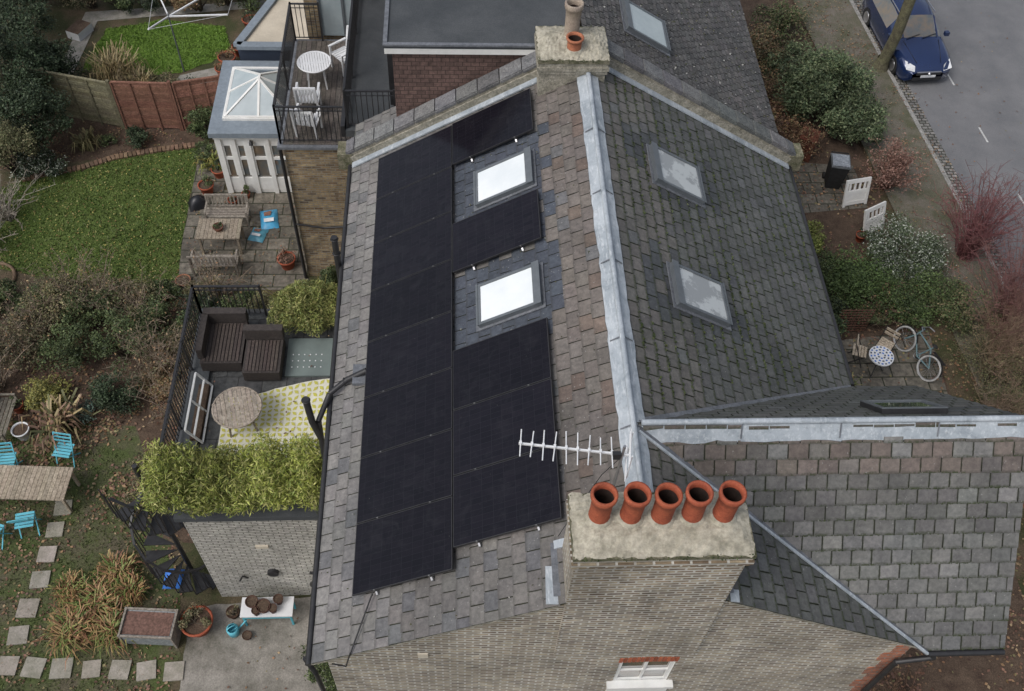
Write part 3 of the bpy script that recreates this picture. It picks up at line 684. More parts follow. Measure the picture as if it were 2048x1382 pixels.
# ---------------------------------------------------------------- ground
mb=MB(); mb.add([(-150,-150,0),(150,-150,0),(150,150,0),(-150,150,0)],[(0,1,2,3)],'ground'); mb.build('ground')
lawnP=[(-14.5,16.9),(-13.6,17.15),(-12.7,17.6),(-11.5,17.9),(-10.3,18.1),(-10.25,16.4),(-10.2,14.3),(-10.1,12.9),(-11.4,12.4),(-13,12.7),(-14.9,13.3),(-19,13.5),(-19,16.3),(-15.8,16.4)]
lawnQ=[(-14.6,21.6),(-14.2,23.9),(-12.5,24.4),(-10.3,24.1),(-9.9,22.7),(-11.4,21.6)]
sheet('lawn',lawnP,.012,'lawn',.05)
sheet('lawn',lawnQ,.012,'lawn2',.05)
sheet('garden_bed',[(-16,17.1),(-12.7,17.7),(-10.3,18.25),(-9.5,19.3),(-12.6,18.95),(-16,20)],.008,'soil')
sheet('mossy_ground',[(-17,.5),(-8.45,.5),(-8.45,3.3),(-9.0,5),(-10.2,8.4),(-17,8.9)],.008,'mosslawn',.05)
sheet('shrub_bed',[(-17,8.7),(-10.4,8.2),(-9.2,5.2),(-8.0,5.0),(-8.0,12.3),(-11,12.3),(-17,12.8)],.012,'soil',.05)
sheet('stone_patio',[(-10.25,18.2),(-10.2,14.3),(-10.05,12.5),(-6.4,12.5),(-6.6,13),(-6.6,16.2),(-9.3,16.3),(-9.3,18.6)],.016,'patio')
sheet('concrete_patio',[(-8.35,-3),(-4.4,-3),(-4.4,3.8),(-8.3,3.55)],.014,'conc',.02)
sheet('garden_path',[(-15.4,20.2),(-14.9,20.2),(-14.6,24.3),(-9,25.2),(-9,25.6),(-15.1,24.8)],.02,'stone')
sheet('garden_path',[(-11.4,21.5),(-9.3,22.3),(-9.3,20.9),(-11.5,21.2)],.02,'stone')
def kx(y): return 12.35+(21-y)*.085
sheet('road',[(kx(-60),-60),(kx(-60)+9,-60),(kx(120)+9,120),(kx(120),120)],.006,'asphalt')
mb=MB(); 
for y in range(-10,50):
    a,b=kx(y),kx(y+1)
    mb.bar((a-.06,y+.01,.05),(b-.06,y+.99,.05),.13,.12,'kerb')
mb.build('kerb')
mb=MB(); mb.add([(kx(-10)+.012,-10,.012),(kx(-10)+.42,-10,.012),(kx(50)+.42,50,.012),(kx(50)+.012,50,.012)],[(0,1,2,3)],'setts'); mb.build('cobbled_gutter')
sheet('pavement',[(kx(-10)-2.2,-10),(kx(-10)-.13,-10),(kx(50)-.13,50),(kx(50)-2.2,50)],.095,'pave')
mb=MB()
for y0,y1 in ((21.3,22.0),(18.5,19.2),(15.5,16.2)): mb.add([(kx(y0)+1.98,y0,.012),(kx(y0)+2.04,y0,.012),(kx(y1)+2.04,y1,.012),(kx(y1)+1.98,y1,.012)],[(0,1,2,3)],'paint')
mb.build('road_marking')
sheet('front_garden',[(4.4,-5),(10.4,-5),(10.4,30),(4.4,30)],.005,'soil')
sheet('garden_path',[(7.2,15.3),(9.9,15.6),(9.9,17.4),(7.2,17.6)],.02,'patio')
sheet('garden_path',[(7.3,8.6),(10.3,8.6),(10.4,11.0),(7.4,10.6)],.02,'patio')
for p in ([(4.8,-1),(12,-1),(12,3),(5.8,3)],[(6.5,12),(10.5,12),(10.5,24),(6.5,24)],[(7,3),(13,3),(13,11),(7,11)]):
    litter('fallen_leaves',p,4200,GO+GR,.08,.03)
litter('fallen_leaves',[(kx(y)-2.2,y) for y in (8,16,27)]+[(kx(y)+.3,y) for y in (27,16,8)],3600,GO+GR,.06,.11)
litter('fallen_leaves',[(kx(y)+.05,y) for y in (8,16,27)]+[(kx(y)+.7,y) for y in (27,16,8)],700,GO+GR,.06,.02)
litter('fallen_leaves',[(kx(y)+.7,y) for y in (8,16,27)]+[(kx(y)+5,y) for y in (27,16,8)],160,GO+GR,.07,.02,False)
litter('fallen_leaves',lawnP,1700,[(.32,.28,.08),(.22,.15,.06),(.36,.33,.13)],.055,.02,False)
litter('fallen_leaves',[(-16,.8),(-8.4,.8),(-8.5,4.6),(-10,8.2),(-16,8.8)],6500,GO+GR+[(.14,.08,.05)],.07,.018)
litter('fallen_leaves',[(-16,8.4),(-8.1,5),(-8.1,12.4),(-16,12.6)],10000,GO+GR+[(.14,.08,.05)],.085,.03)
litter('fallen_leaves',[(-16,17.1),(-10,18.2),(-10,19.1),(-16,19.6)],1500,GO+GR,.06,.02)
litter('fallen_leaves',[(-10,12.4),(-6.7,12.4),(-6.7,16.2),(-10.2,18)],800,GO+GR,.055,.03)
litter('fallen_leaves',[(-8.3,-2),(-4.5,-2),(-4.5,3.6),(-8.3,3.4)],350,GO+GR,.055,.03)
litter('fallen_leaves',[(-7.6,4.4),(-4.9,4.4),(-4.9,8.2),(-7.6,8.2)],60,GO+GR,.05,TZ+.05,False)
def grassmass(name,poly,n,pal,h=.05):
    xs=[p[0] for p in poly]; ys_=[p[1] for p in poly]
    P=np.stack([rng.uniform(min(xs),max(xs),n),rng.uniform(min(ys_),max(ys_),n)],1); P=P[inpoly(P,poly)]
    f=np.sin(P[:,0]*1.1+2*np.sin(P[:,1]*.8))*np.cos(P[:,1]*1.3+P[:,0]*.5); c=cols(pal,len(P))*(1+.25*f[:,None])
    D=rng.normal(size=(len(P),3)); D[:,2]=np.abs(D[:,2])+.6
    mb=MB(); mb.leaves(np.column_stack([P,np.full(len(P),.03)]),np.full(len(P),h*1.6),c,'leaf',0,.3,D); return mb.build(name,uv=False)
GL=[(.090,.145,.030),(.115,.172,.040),(.072,.118,.024),(.15,.185,.058)]
grassmass('grass',lawnP,34000,GL); grassmass('grass',lawnQ,11000,[(.125,.23,.03),(.16,.265,.045),(.105,.19,.025)])
grassmass('grass',[(-16,.8),(-9,.8),(-9.4,4.6),(-10.6,7.6),(-16,8.4)],16000,[(.082,.112,.03),(.115,.135,.042),(.068,.085,.025)],.045)
st=[(-11.6,6.0),(-11.65,5.45),(-11.7,4.85),(-11.7,4.25),(-11.8,3.6),(-11.85,3.0),(-11.9,2.35)]+[(-11.35+i*.585,2.3-.03*i) for i in range(6)]
for (x,y) in st:
    mb=MB(); mb.T=place(x+random.uniform(-.03,.03),y,0,random.uniform(-9,9)); a=.2+random.uniform(-.015,.02); mb.box(-a,a,-a*.98,a*.98,0,.05,'stone',jit((1.05,1,.97),.15)); mb.build('stepping_stone',bevel=.012)
mb=MB(); P=[(-15.2,16.7),(-14.5,16.95),(-13.6,17.2),(-12.7,17.65),(-11.5,17.97),(-10.4,18.2)]
for a,b in zip(P[:-1],P[1:]):
    a,b=Vector((*a,.04)),Vector((*b,.04)); k=int((b-a).length/.12)
    for i in range(k): mb.T=place(*a.lerp(b,(i+.5)/k),math.degrees(math.atan2(b.y-a.y,b.x-a.x))+random.uniform(-8,8)); mb.box(-.05,.05,-.1,.1,-.03,.035,'terra',jit((.55,1.4,1.8),.3))
mb.build('brick_edging')

# ---------------------------------------------------------------- fences
def fence(name,p0,p1,h,m,z0=0):
    mb=MB(); a,b=Vector((*p0,z0)),Vector((*p1,z0)); Ln=(b-a).length; d=(b-a)/Ln; n=int(h/.13)
    for i in range(n):
        z=.08+i*(h-.1)/n; c=jit((1,1,1),.22); mb.bar(a+Vector((0,-.012*(i%2),z+.06)),b+Vector((0,-.012*(i%2),z+.06)),.02,(h-.1)/n*.9,m,c)
    for f in (0,.33,.66,1): p=a+d*Ln*f; mb.bar(p+Vector((0,-.03,0)),p+Vector((0,-.03,h)),.05,.04,m,(.85,.85,.85))
    mb.bar(a+Vector((0,0,h)),b+Vector((0,0,h)),.07,.04,m)
    mb.bar(b+Vector((.05,0,0)),b+Vector((.05,0,h+.08)),.09,.09,m,(.8,.8,.8)); mb.build(name)
fence('fence_panel',(-14.6,19.45),(-12.75,18.98),1.75,'fenceG'); fence('fence_panel',(-12.6,18.95),(-10.95,18.9),1.8,'fenceB'); fence('fence_panel',(-10.8,18.92),(-9.5,19.25),1.8,'fenceB')
fence('fence_panel',(-16.6,19.9),(-14.75,19.5),1.75,'fenceG')

# ---------------------------------------------------------------- neighbours
nb=empty('neighbouring_house')
mb=MB()
def colN(a,b): return jit(random.choice([(.100,.094,.090),(.090,.087,.084),(.115,.109,.105),(.082,.079,.077)]),.15)
slates(mb,(EX,0,EZ),(0,1,0),(-CS,0,SN),[(10.9,0),(24,0),(24,SL),(10.9,SL)],colN,'tileN',w=.2,ex=.125,th=.016)
slates(mb,(-EX,0,EZ),(0,1,0),(CS,0,SN),[(10.9,0),(11.7,0),(11.7,1.25),(10.9,1.25)],colL,'slateL')
mb.build('roof_tiles',nb)
mb=MB()
mb.box(-4.38,4.38,10.95,24,0,EZ-.2,'brickN')
mb.box(-3.66,-.1,11.0,24,7.0,9.05,'cheek'); mb.box(-3.82,-.05,10.9,24,9.18,9.24,'felt'); mb.box(-3.8,-.6,10.905,24,9.05,9.179,'white')
mb.box(-3.82,-.05,10.88,10.96,9.241,9.28,'leadD'); mb.box(-3.82,-3.74,10.97,24,9.241,9.28,'leadD')
mb.box(-.599,-.04,11.0,24,9.05,9.179,'felt')
mb.box(-4.85,-3.68,11.75,24,6.2,6.38,'felt')
mb.box(-4.95,-4.86,11.75,24,6.2,6.5,'black')
mb.box(-3.9,-3.67,12.6,13.5,6.381,8.6,'black')
mb.build('walls',nb)
railing('balcony_railing',[(-4.8,11.85),(-3.75,11.85)],6.38,1.0,parent=nb); railing('balcony_railing',[(-4.8,11.9),(-4.8,20)],6.38,1.0,parent=nb)
skylight('skylight_front',1,1.95,1.0,12.1,13.1,'glass',nb)
og=empty('brick_outrigger'); DZ=4.85
mb=MB(); mb.box(-6.55,-4.5,13.0,16.85,0,DZ-.1,'brickN'); mb.box(-6.68,-4.6,12.9,17,DZ-.099,DZ-.03,'leadD')
mb.box(-6.3,-4.5,17.2,21,0,DZ+2.1,'brickN'); mb.box(-4.95,-4.7,12.96,12.999,3.75,4.35,'white'); mb.box(-5.05,-4.6,12.94,12.999,4.36,4.55,'brickR')
mb.box(-5.9,-4.75,17.12,17.199,DZ,DZ+2.0,'glass'); 
for x in (-5.95,-5.35,-4.8): mb.box(x,x+.06,17.08,17.119,DZ,DZ+2.0,'grey')
mb.tube([(-6.62,12.93,DZ-.1),(-6.62,12.93,0)],.045,8,'black')
mb.tube([(-6.6,12.9,2.2),(-5.9,12.9,2.05),(-5.2,12.9,2.1),(-4.8,12.9,2.0)],.03,6,'black')
mb.build('walls',og)
mb=MB()
for i in range(15): a=-6.55+i*.125; mb.box(a+.004,a+.12,13.0,16.9,DZ-.028,DZ,'deck',jit((1,1,1),.15))
mb.build('deck_boards',og)
railing('deck_railing',[(-4.72,13.02),(-6.6,13.02),(-6.6,16.9),(-5.9,16.9)],DZ,1.1,parent=og)
railing('deck_railing',[(-4.65,13.02),(-4.65,16.9)],DZ,1.1,parent=og)
def garden_chair(name,x,y,z,rot,m='whitep',c=(1,1,1)):
    mb=MB(); mb.T=place(x,y,z,rot)
    for i in range(6): a=-.22+i*.075; mb.box(a,a+.06,-.22,.22,.40,.425,m,c)
    for sx in (-1,1):
        mb.bar((sx*.25,-.22,0),(sx*.25,-.22,.62),.045,.045,m,c); mb.bar((sx*.25,.2,0),(sx*.24,.36,.95),.045,.045,m,c)
        mb.bar((sx*.26,-.25,.63),(sx*.26,.27,.63),.055,.03,m,c); mb.bar((sx*.25,-.2,.4),(sx*.25,.22,.4),.04,.04,m,c)
    for i in range(6): a=-.2+i*.08; mb.bar((a,.24,.42),(a,.35,.92),.05,.02,m,c,up=(0,1,0))
    mb.bar((-.26,.36,.94),(.26,.36,.94),.04,.06,m,c); mb.build(name)
round_table('round_garden_table',-5.9,15.15,DZ,.4,.7,'whitep',.06,10,(1,1,1))
garden_chair('garden_chair',-5.25,15.8,DZ,-50); garden_chair('garden_chair',-6.0,14.2,DZ,180); garden_chair('garden_chair',-5.95,13.4,DZ,170)
mb=MB(); 
for t in (0,2.1,4.2): mb.bar((-5.0+.2*math.cos(t),14.2+.2*math.sin(t),DZ),(-5.0,14.2,DZ+.5),.02,.02,'black')
mb.cyl((-5.0,14.2,DZ+.5),(-5.0,14.2,DZ+.55),.12,.12,12,'black'); mb.cyl((-5.0,14.2,DZ+.5),(-4.95,14.2,DZ+.95),.05,.05,8,'black'); mb.build('patio_heater')
cv=empty('conservatory'); x0,x1,y0,y1,H=-9.15,-6.75,16.2,19.2,2.25
mb=MB(); mb.box(x0-.1,x1,y0-.14,y1,H,H+.16,'greyT',top='greyT'); mb.box(x0-.02,x1,y0-.06,y1,H-.12,H-.001,'white')
mb.box(x0,x0+.1,y0,y1,0,H-.12,'white'); mb.box(x0+.1,x1,y0+.9,y1-.05,.0,H-.13,'beige')
mb.box(x0,x1,y0+.03,y0+.07,1.82,H-.12,'white'); mb.box(x0,x1,y0+.02,y0+.08,0,.14,'white')
for x,w_ in ((x0,.16),(x0+.42,.13),(x0+.80,.16),(x0+1.36,.12),(x0+1.9,.12),(x1-.1,.1)): mb.box(x,x+w_,y0-.03,y0+.1,0,H-.12,'white')
for x,w_ in ((x0+.16,.26),(x0+.55,.25),(x0+.96,.40),(x0+1.48,.42)): 
    mb.box(x,x+w_,y0+.04,y0+.06,.14,1.82,'glassM'); mb.box(x,x+w_,y0+.0,y0+.039,.14,.62,'white'); mb.box(x,x+w_,y0+.0,y0+.039,1.32,1.42,'white')
    mb.bar((x+.02,y0+.02,.72),(x+.02,y0+.02,1.82),.05,.03,'white'); mb.bar((x+w_-.02,y0+.02,.72),(x+w_-.02,y0+.02,1.82),.05,.03,'white')
mb.cyl((x0+1.0,y0-.1,1.95),(x0+1.0,y0-.04,2.05),.06,.05,8,'black')
a0,a1,b0,b1=x0+.3,x1-.25,y0+.45,y1-.45; zt=H+.78
mb.box(a0-.06,a1+.06,b0-.06,b1+.06,H+.161,H+.24,'white')
r0,r1=((a0+a1)/2,b0+.95,zt),((a0+a1)/2,b1-.95,zt); cn=[(a0,b0,H+.25),(a1,b0,H+.25),(a1,b1,H+.25),(a0,b1,H+.25)]
mb.add([cn[0],cn[1],r0],[(0,1,2)],'glass'); mb.add([cn[1],cn[2],r1,r0],[(0,1,2,3)],'glass'); mb.add([cn[2],cn[3],r1],[(0,1,2)],'glass'); mb.add([cn[3],cn[0],r0,r1],[(0,1,2,3)],'glass')
for p,q in ((cn[0],r0),(cn[1],r0),(cn[2],r1),(cn[3],r1),(r0,r1),(((a0+a1)/2,b0,H+.25),r0),((a0,(b0+b1)/2,H+.25),((a0+a1)/2,(b0+b1)/2,zt)),((a1,(b0+b1)/2,H+.25),((a0+a1)/2,(b0+b1)/2,zt)),(cn[0],cn[1]),(cn[1],cn[2]),(cn[2],cn[3]),(cn[3],cn[0])): mb.bar(p,q,.06,.05,'white')
mb.build('conservatory_body',cv)
fx=empty('flat_roof_extension'); mb=MB()
P=[(-8.8,19.4),(-6.4,19.4),(-6.4,27),(-7.0,27),(-7.4,23.3)]
vs=[(x,y,2.75) for x,y in P]; n=len(P); mb.add([(x,y,0) for x,y in P]+vs,[(i,(i+1)%n,n+(i+1)%n,n+i) for i in range(n)],'navy')
mb.add(vs,[tuple(range(n))],'beige')
for i in range(n): a,b=P[i],P[(i+1)%n]; mb.bar((*a,2.78),(*b,2.78),.24,.12,'greyT')
mb.build('extension_body',fx)
mb=MB(); b=Vector((-11.3,21.7,0)); t=b+Vector((0,0,2.2)); mb.cyl(b,t,.025,.025,8,'grey')
for d in ((1.9,-.3,.2),(2.1,1.3,.5),(-.5,1.0,.3),(-.3,-1.2,.3)): mb.bar(t-Vector((0,0,.1)),t+Vector(d),.04,.04,'whitep')
mb.tube([t+Vector((1.9,-.3,.2)),t+Vector((2.1,1.3,.5)),t+Vector((-.5,1.0,.3)),t+Vector((-.3,-1.2,.3)),t+Vector((1.9,-.3,.2))],.006,4,'whitep')
mb.build('rotary_washing_line')

# ---------------------------------------------------------------- garden furniture
def bench(name,x,y,rot,w=1.2,c=(1,1,1)):
    mb=MB(); mb.T=place(x,y,0,rot)
    for i in range(4): mb.box(-w/2,w/2,-.2+i*.1,-.12+i*.1,.42,.445,'wood',jit(c,.1))
    for sx in (-1,1):
        X=sx*(w/2-.03); mb.bar((X,-.2,0),(X,-.2,.62),.05,.05,'wood',c); mb.bar((X,.2,0),(X,.26,.88),.05,.05,'wood',c); mb.bar((X,-.22,.62),(X,.24,.62),.05,.03,'wood',c)
    n=int(w/.1)
    for i in range(n): X=-w/2+.08+i*(w-.16)/(n-1); mb.bar((X,.22,.46),(X,.25,.84),.035,.015,'wood',c,up=(0,1,0))
    mb.bar((-w/2,.26,.86),(w/2,.26,.86),.04,.06,'wood',c); mb.bar((-w/2,.22,.48),(w/2,.22,.48),.04,.05,'wood',c); mb.build(name)
def slat_table(name,x,y,z,rot,w,d,h,m='wood',c=(1,1,1)):
    mb=MB(); mb.T=place(x,y,z,rot); n=int(w/.1)
    for i in range(n): a=-w/2+i*w/n; mb.box(a+.004,a+w/n-.004,-d/2,d/2,h-.03,h,m,jit(c,.1))
    for s in (-1,1): mb.box(-w/2,w/2,s*(d/2-.05)-.02,s*(d/2-.05)+.02,h-.08,h-.031,m,c)
    for sx in (-1,1):
        for sy in (-1,1): mb.bar((sx*(w/2-.08),sy*(d/2-.08),0),(sx*(w/2-.08),sy*(d/2-.08),h-.08),.06,.06,m,c)
    return mb.build(name)
slat_table('wooden_garden_table',-9.0,14.1,0,0,1.2,.75,.74,c=(1.1,1.05,.95))
bench('garden_bench',-9.05,13.2,180,1.25); bench('garden_bench',-8.95,15.0,0,1.2)
def plantpot(name,x,y,z,r,h,pal=G1,n=260,col=(1,1,1),m='terra',fh=.4,leaf=.06):
    mb=MB(); mb.lathe((x,y,z),[(r*.68,0),(r*.95,h*.85),(r*1.05,h*.86),(r*1.07,h),(r*.93,h),(r*.9,h*.85)],20,m,col); mb.disc((x,y,z+h*.88),r*.9,'soil')
    if n: shrub('',x,y,r*1.1,r*1.1,fh,n,leaf,pal,z+h*.85,5,build=False,mb=mb,nst=4)
    mb.build(name,uv=False)
plantpot('plant_pot',-9.0,14.05,.74,.14,.14,G1,60,(.5,.8,1.0),fh=.1)
plantpot('potted_plant',-9.75,16.2,0,.22,.35); plantpot('potted_plant',-9.5,16.9,0,.2,.3,GD); plantpot('potted_plant',-8.6,16.0,0,.12,.2); plantpot('potted_plant',-8.95,15.75,0,.14,.2,GB,120)
plantpot('potted_plant',-7.15,13.35,0,.24,.36,GR,200); plantpot('plant_pot',-9.9,12.75,0,.2,.16,G1,0,(.9,1.6,1.8)); plantpot('potted_plant',-10.0,21.5,0,.22,.35,GO,200)
plantpot('potted_plant',-9.4,24.0,0,.25,.4,GD,200); plantpot('potted_plant',-9.6,22.6,0,.22,.35,GR,200); plantpot('potted_plant',-9.9,22.0,0,.28,.4,GO,200)
def sack(name,x,y,z,rot,w,d,h,c,m='bag'):
    mb=MB(); mb.T=place(x,y,z,rot); nx=8; vs=[]
    for j in range(nx+1):
        for i in range(nx+1):
            u,v=i/nx,j/nx; e=(math.sin(u*math.pi)*math.sin(v*math.pi))**.45; vs.append(((u-.5)*w,(v-.5)*d,h*e+random.uniform(0,.02)))
    mb.add(vs,[(j*(nx+1)+i,j*(nx+1)+i+1,(j+1)*(nx+1)+i+1,(j+1)*(nx+1)+i) for j in range(nx) for i in range(nx)],m,c,True)
    if h<.2:
        mb.add([(-w*.28,-d*.3,h+.03),(w*.28,-d*.3,h+.03),(w*.28,-d*.12,h+.035),(-w*.28,-d*.12,h+.035)],[(0,1,2,3)],'whitep')
        mb.add([(-w*.25,d*.02,h+.03),(w*.1,d*.02,h+.03),(w*.2,d*.25,h+.035),(-w*.25,d*.2,h+.035)],[(0,1,2,3)],'fenceB',(1,1,1))
    mb.build(name)
sack('compost_bag',-7.85,15.1,.02,10,.5,.75,.14,(1,1,1)); sack('compost_bag',-8.1,14.5,.02,-15,.45,.5,.12,(1.5,1,.8)); sack('black_sack',-9.95,15.7,.0,20,.55,.45,.35,(.2,.04,.03))
slat_table('long_garden_table',-12.35,6.3,0,-3,2.1,.85,.74,c=(1.3,1.22,1.08))
def folding_chair(name,x,y,rot):
    mb=MB(); mb.T=place(x,y,0,rot); m='teal'
    for i in range(5): mb.box(-.2,.2,-.19+i*.08,-.13+i*.08,.44,.455,m,jit((1,1,1),.1))
    for sx in (-1,1):
        X=sx*.21; mb.bar((X,-.2,0),(X,.22,.86),.025,.02,m); mb.bar((X*.93,.22,0),(X*.93,-.18,.46),.025,.02,m)
    for i in range(3): mb.bar((-.21,.13+.04*i,.66+.09*i),(.21,.13+.04*i,.66+.09*i),.015,.06,m)
    mb.build(name)
folding_chair('folding_chair',-11.75,7.3,-10); folding_chair('folding_chair',-13.0,7.05,5); folding_chair('folding_chair',-12.85,5.25,165); folding_chair('folding_chair',-12.2,5.5,190)
bench('garden_bench',-13.4,8.2,90,1.2,(.8,.8,.75)); plantpot('white_planter',-12.95,7.95,0,.2,.35,GD,0,m='whitep'); plantpot('terracotta_pot',-13.25,8.7,0,.16,.3,G1,60)
mb=MB(); mb.T=place(-9.0,3.0,0,-4); mb.box(-.55,.55,-.3,.3,.12,.55,'zinc'); mb.box(-.5,.5,-.25,.25,.552,.56,'fenceB',(.7,.8,.9))
for a in ((-.56,.56,-.32,-.28),(-.56,.56,.28,.32)): mb.box(*a,.55,.6,'wood')
for X in (-.55,.53): mb.box(X,X+.04,-.32,.32,.0,.61,'wood')
mb.build('zinc_planter')
plantpot('potted_plant',-8.05,3.1,0,.33,.4,GB,600,fh=.35)
mb=MB(); mb.T=place(-6.55,3.3,0,0); mb.box(-.55,.55,-.22,.22,.55,.59,'whitep')
for sx in (-1,1):
    for sy in (-1,1): mb.bar((sx*.5,sy*.18,0),(sx*.5,sy*.18,.55),.04,.04,'teal',(.6,.8,.8))
for s in (-1,1): mb.box(-.5,.5,s*.2-.01,s*.2+.01,.45,.549,'teal',(.7,.8,.8))
mb.build('potting_table')
for i,(x,y,r) in enumerate(((-6.85,3.35,.13),(-6.6,3.25,.15),(-6.3,3.4,.1),(-6.4,3.2,.09),(-6.75,3.15,.08))): plantpot('plant_pot',x,y,.59,r,.2,G1,0,(.25,.5,.7))
mb=MB(); mb.T=place(-7.3,2.95,.05,30); mb.lathe((0,0,0),[(.0,0),(.12,0),(.13,.22),(.1,.24)],14,'teal'); mb.cyl((.1,0,.06),(.34,0,.28),.02,.015,6,'teal'); mb.ring((0,0,.24),.11,.012,(0,1,0),14,5,'teal'); mb.build('watering_can')
plantpot('plant_pot',-7.35,3.35,0,.14,.22,GB,40,(.2,.4,.5)); plantpot('plant_pot',-7.0,2.85,0,.1,.15,GB,0,(.2,.4,.5))
sack('blue_bag',-8.75,4.2,.02,0,.5,.45,.3,(.9,.6,1.1))
mb=MB(); cx,cy=-8.38,4.35; mb.cyl((cx,cy,0),(cx,cy,TZ+1.0),.05,.05,10,'black'); pr=None
for i in range(18):
    t=math.radians(60-i*27+270); z=.2+i*(TZ-.2)/17; r=.72
    a0_,a1_=t-.22,t+.22; v=[(cx+.05*math.cos(t),cy+.05*math.sin(t),z),(cx+r*math.cos(a0_),cy+r*math.sin(a0_),z),(cx+r*math.cos(a1_),cy+r*math.sin(a1_),z)]
    v2=[(q[0],q[1],z-.03) for q in v]; mb.add(v+v2,[(0,1,2),(5,4,3),(0,3,4,1),(1,4,5,2),(2,5,3,0)],'black')
    for k in range(3):
        aa=a0_+(a1_-a0_)*k/2.4
        mb.bar((cx+r*math.cos(aa),cy+r*math.sin(aa),z),(cx+r*math.cos(aa),cy+r*math.sin(aa),z+.95),.018,.018,'black')
    p=(cx+r*math.cos(a1_),cy+r*math.sin(a1_),z+.97)
    if pr: mb.bar(pr,p,.045,.045,'black')
    pr=p
mb.build('spiral_staircase')
mb=MB()
for i in range(6): a=-7.65+i*.49; mb.box(a,a+.47,3.99,4.36,TZ+.0,TZ+.42,'black'); mb.box(a+.03,a+.44,4.02,4.33,TZ+.421,TZ+.43,'soil')
for i in range(28): x=-7.7+i*.108; mb.box(x,x+.09,3.95,3.975,TZ+.121,TZ+.5,'deck',jit((.5,.5,.5),.2))
mb.build('terrace_planter')
def bamboo(name,x0,x1,y0,y1,z0,h,n,pal=GY,over=.35,stems=60):
    mb=MB(); u=rng.uniform(0,1,n); x=x0-over*.3+(x1-x0+over*.6)*u; c=np.floor(x*2.2+.7*np.sin(x*5)); ph=np.sin(c*12.9898)*43758.5; ph-=np.floor(ph)
    hh=h*(.6+.55*ph)*(1+.15*np.sin(x*7)); ang=rng.uniform(0,2*math.pi,n); rr=np.sqrt(rng.uniform(0,1.15,n))
    yc=(y0+y1)/2; P=np.stack([x+rng.normal(0,.08,n),yc+(y1-y0)/2*1.7*rr*np.cos(ang)+.05*np.sin(x*9),z0+hh*(.55+.42*rr*np.sin(ang))+rng.normal(0,.06,n)],1)
    D=np.stack([rng.normal(0,1,n),rng.normal(0,1,n)-.3,rng.normal(-.5,.5,n)],1)
    cb=.7+.5*ph+.25*np.sin(x*17)*np.cos(P[:,1]*13)
    mb.leaves(P,np.full(n,.105),cols(pal,n,cb),'leaf',0,.2,D)
    for i in range(stems):
        a=random.uniform(x0,x1); mb.tube([(a,yc,z0),(a+random.gauss(0,.08),yc+random.gauss(0,.1),z0+h*.5),(a+random.gauss(0,.22),yc+random.gauss(0,.28),z0+h*random.uniform(.8,1.25))],.008,3,'twig',(.25,.25,.08),.003)
    mb.build(name,uv=False)
bamboo('bamboo_hedge',-8.02,-4.9,3.85,4.6,TZ+.3,.98,27000,GY)
mb=MB(); n=14000; d=rng.normal(size=(n,3)); d/=np.linalg.norm(d,axis=1,keepdims=True); d[:,2]=np.abs(d[:,2])*.9-.15
P=np.array([-5.6,8.5,TZ+.35])+d*np.array([.84,.58,.8])*rng.uniform(.7,1.08,(n,1))*(1+.14*np.sin(d[:,:1]*9)*np.cos(d[:,1:2]*7))
mb.leaves(P,np.full(n,.085),cols([(.22,.25,.07),(.28,.30,.10),(.15,.19,.055),(.33,.31,.12)],n,.75+.5*np.sin(d[:,0]*8)**2),'leaf',0,.22); mb.box(-6.2,-5.1,8.35,8.75,TZ,TZ+.35,'black')
for i in range(14): mb.tube([(-5.65+random.gauss(0,.2),8.55,TZ+.2),(-5.65+random.gauss(0,.4),8.55+random.gauss(0,.25),TZ+.9)],.01,3,'twig',(.2,.18,.06))
mb.build('bamboo_bush',uv=False)

# ---------------------------------------------------------------- planting (rear)
mb=MB(); mb.tube([(-15.6,18.6,0),(-15.5,18.7,2),(-15.7,18.9,3.4)],.18,8,'bark',r1=.08)
for (x,y,rx,ry,h,z) in ((-14.9,18.0,1.35,1.1,2.9,.3),(-15.6,19.2,1.5,1.3,3.9,.4),(-16.4,21.4,1.7,1.5,3.9,.4),(-17.0,23.6,1.7,1.5,3.4,.4),(-14.9,20.3,.8,.8,2.5,.3)): shrub('',x,y,rx,ry,h,10000,.085,GD,z,30,mb=mb,build=False)
mb.build('evergreen_tree',uv=False)
shrub('flowering_shrub',-14.7,16.9,.8,.6,1.2,3600,.07,GD+[(.45,.48,.4)],cl=14); shrub('pale_shrub',-15.3,16.9,1.0,.8,3.4,8000,.07,sc([(.17,.175,.085),(.23,.21,.115),(.13,.145,.07)]),cl=20)
shrub('shrub',-10.2,18.6,.6,.5,1.4,3400,.07,G1); shrub('shrub',-12.1,18.25,.45,.4,.7,1500,.07,GD); shrub('shrub',-10.0,17.6,.3,.5,.7,900,.07,G1)
shrub('shrub',-13.0,18.3,.35,.25,.4,500,.06,G1); blades('fern',-9.75,17.3,.5,.4,70,[(.16,.18,.04),(.25,.22,.07)],.05); blades('fern',-13.6,18.1,.5,.5,80,[(.2,.17,.08),(.14,.13,.06)],.04)
for i in range(12):
    x=-17.6+i*.9; shrub('shrub',x,25.3+random.uniform(-.4,.5),.85,.75,random.uniform(1,2.2),2400,.085,random.choice([GB,G1,GD,GO,GB]),cl=10)
blades('pampas_grass',-13.2,21.0,.9,1.1,300,[(.42,.33,.18),(.34,.26,.13),(.24,.2,.1)],.025); blades('pampas_grass',-12.3,20.6,.6,.8,150,[(.4,.32,.17),(.28,.24,.12)],.025)
shrub('shrub',-11.7,20.6,.6,.5,1.0,1800,.07,GB); shrub('shrub',-10.9,20.3,.6,.4,.9,1600,.07,GD); shrub('shrub',-14.1,20.5,.6,.6,1.0,2000,.07,GB); twigs('bare_shrub',-12.8,20.3,1.2,.8,24,(.25,.2,.14))
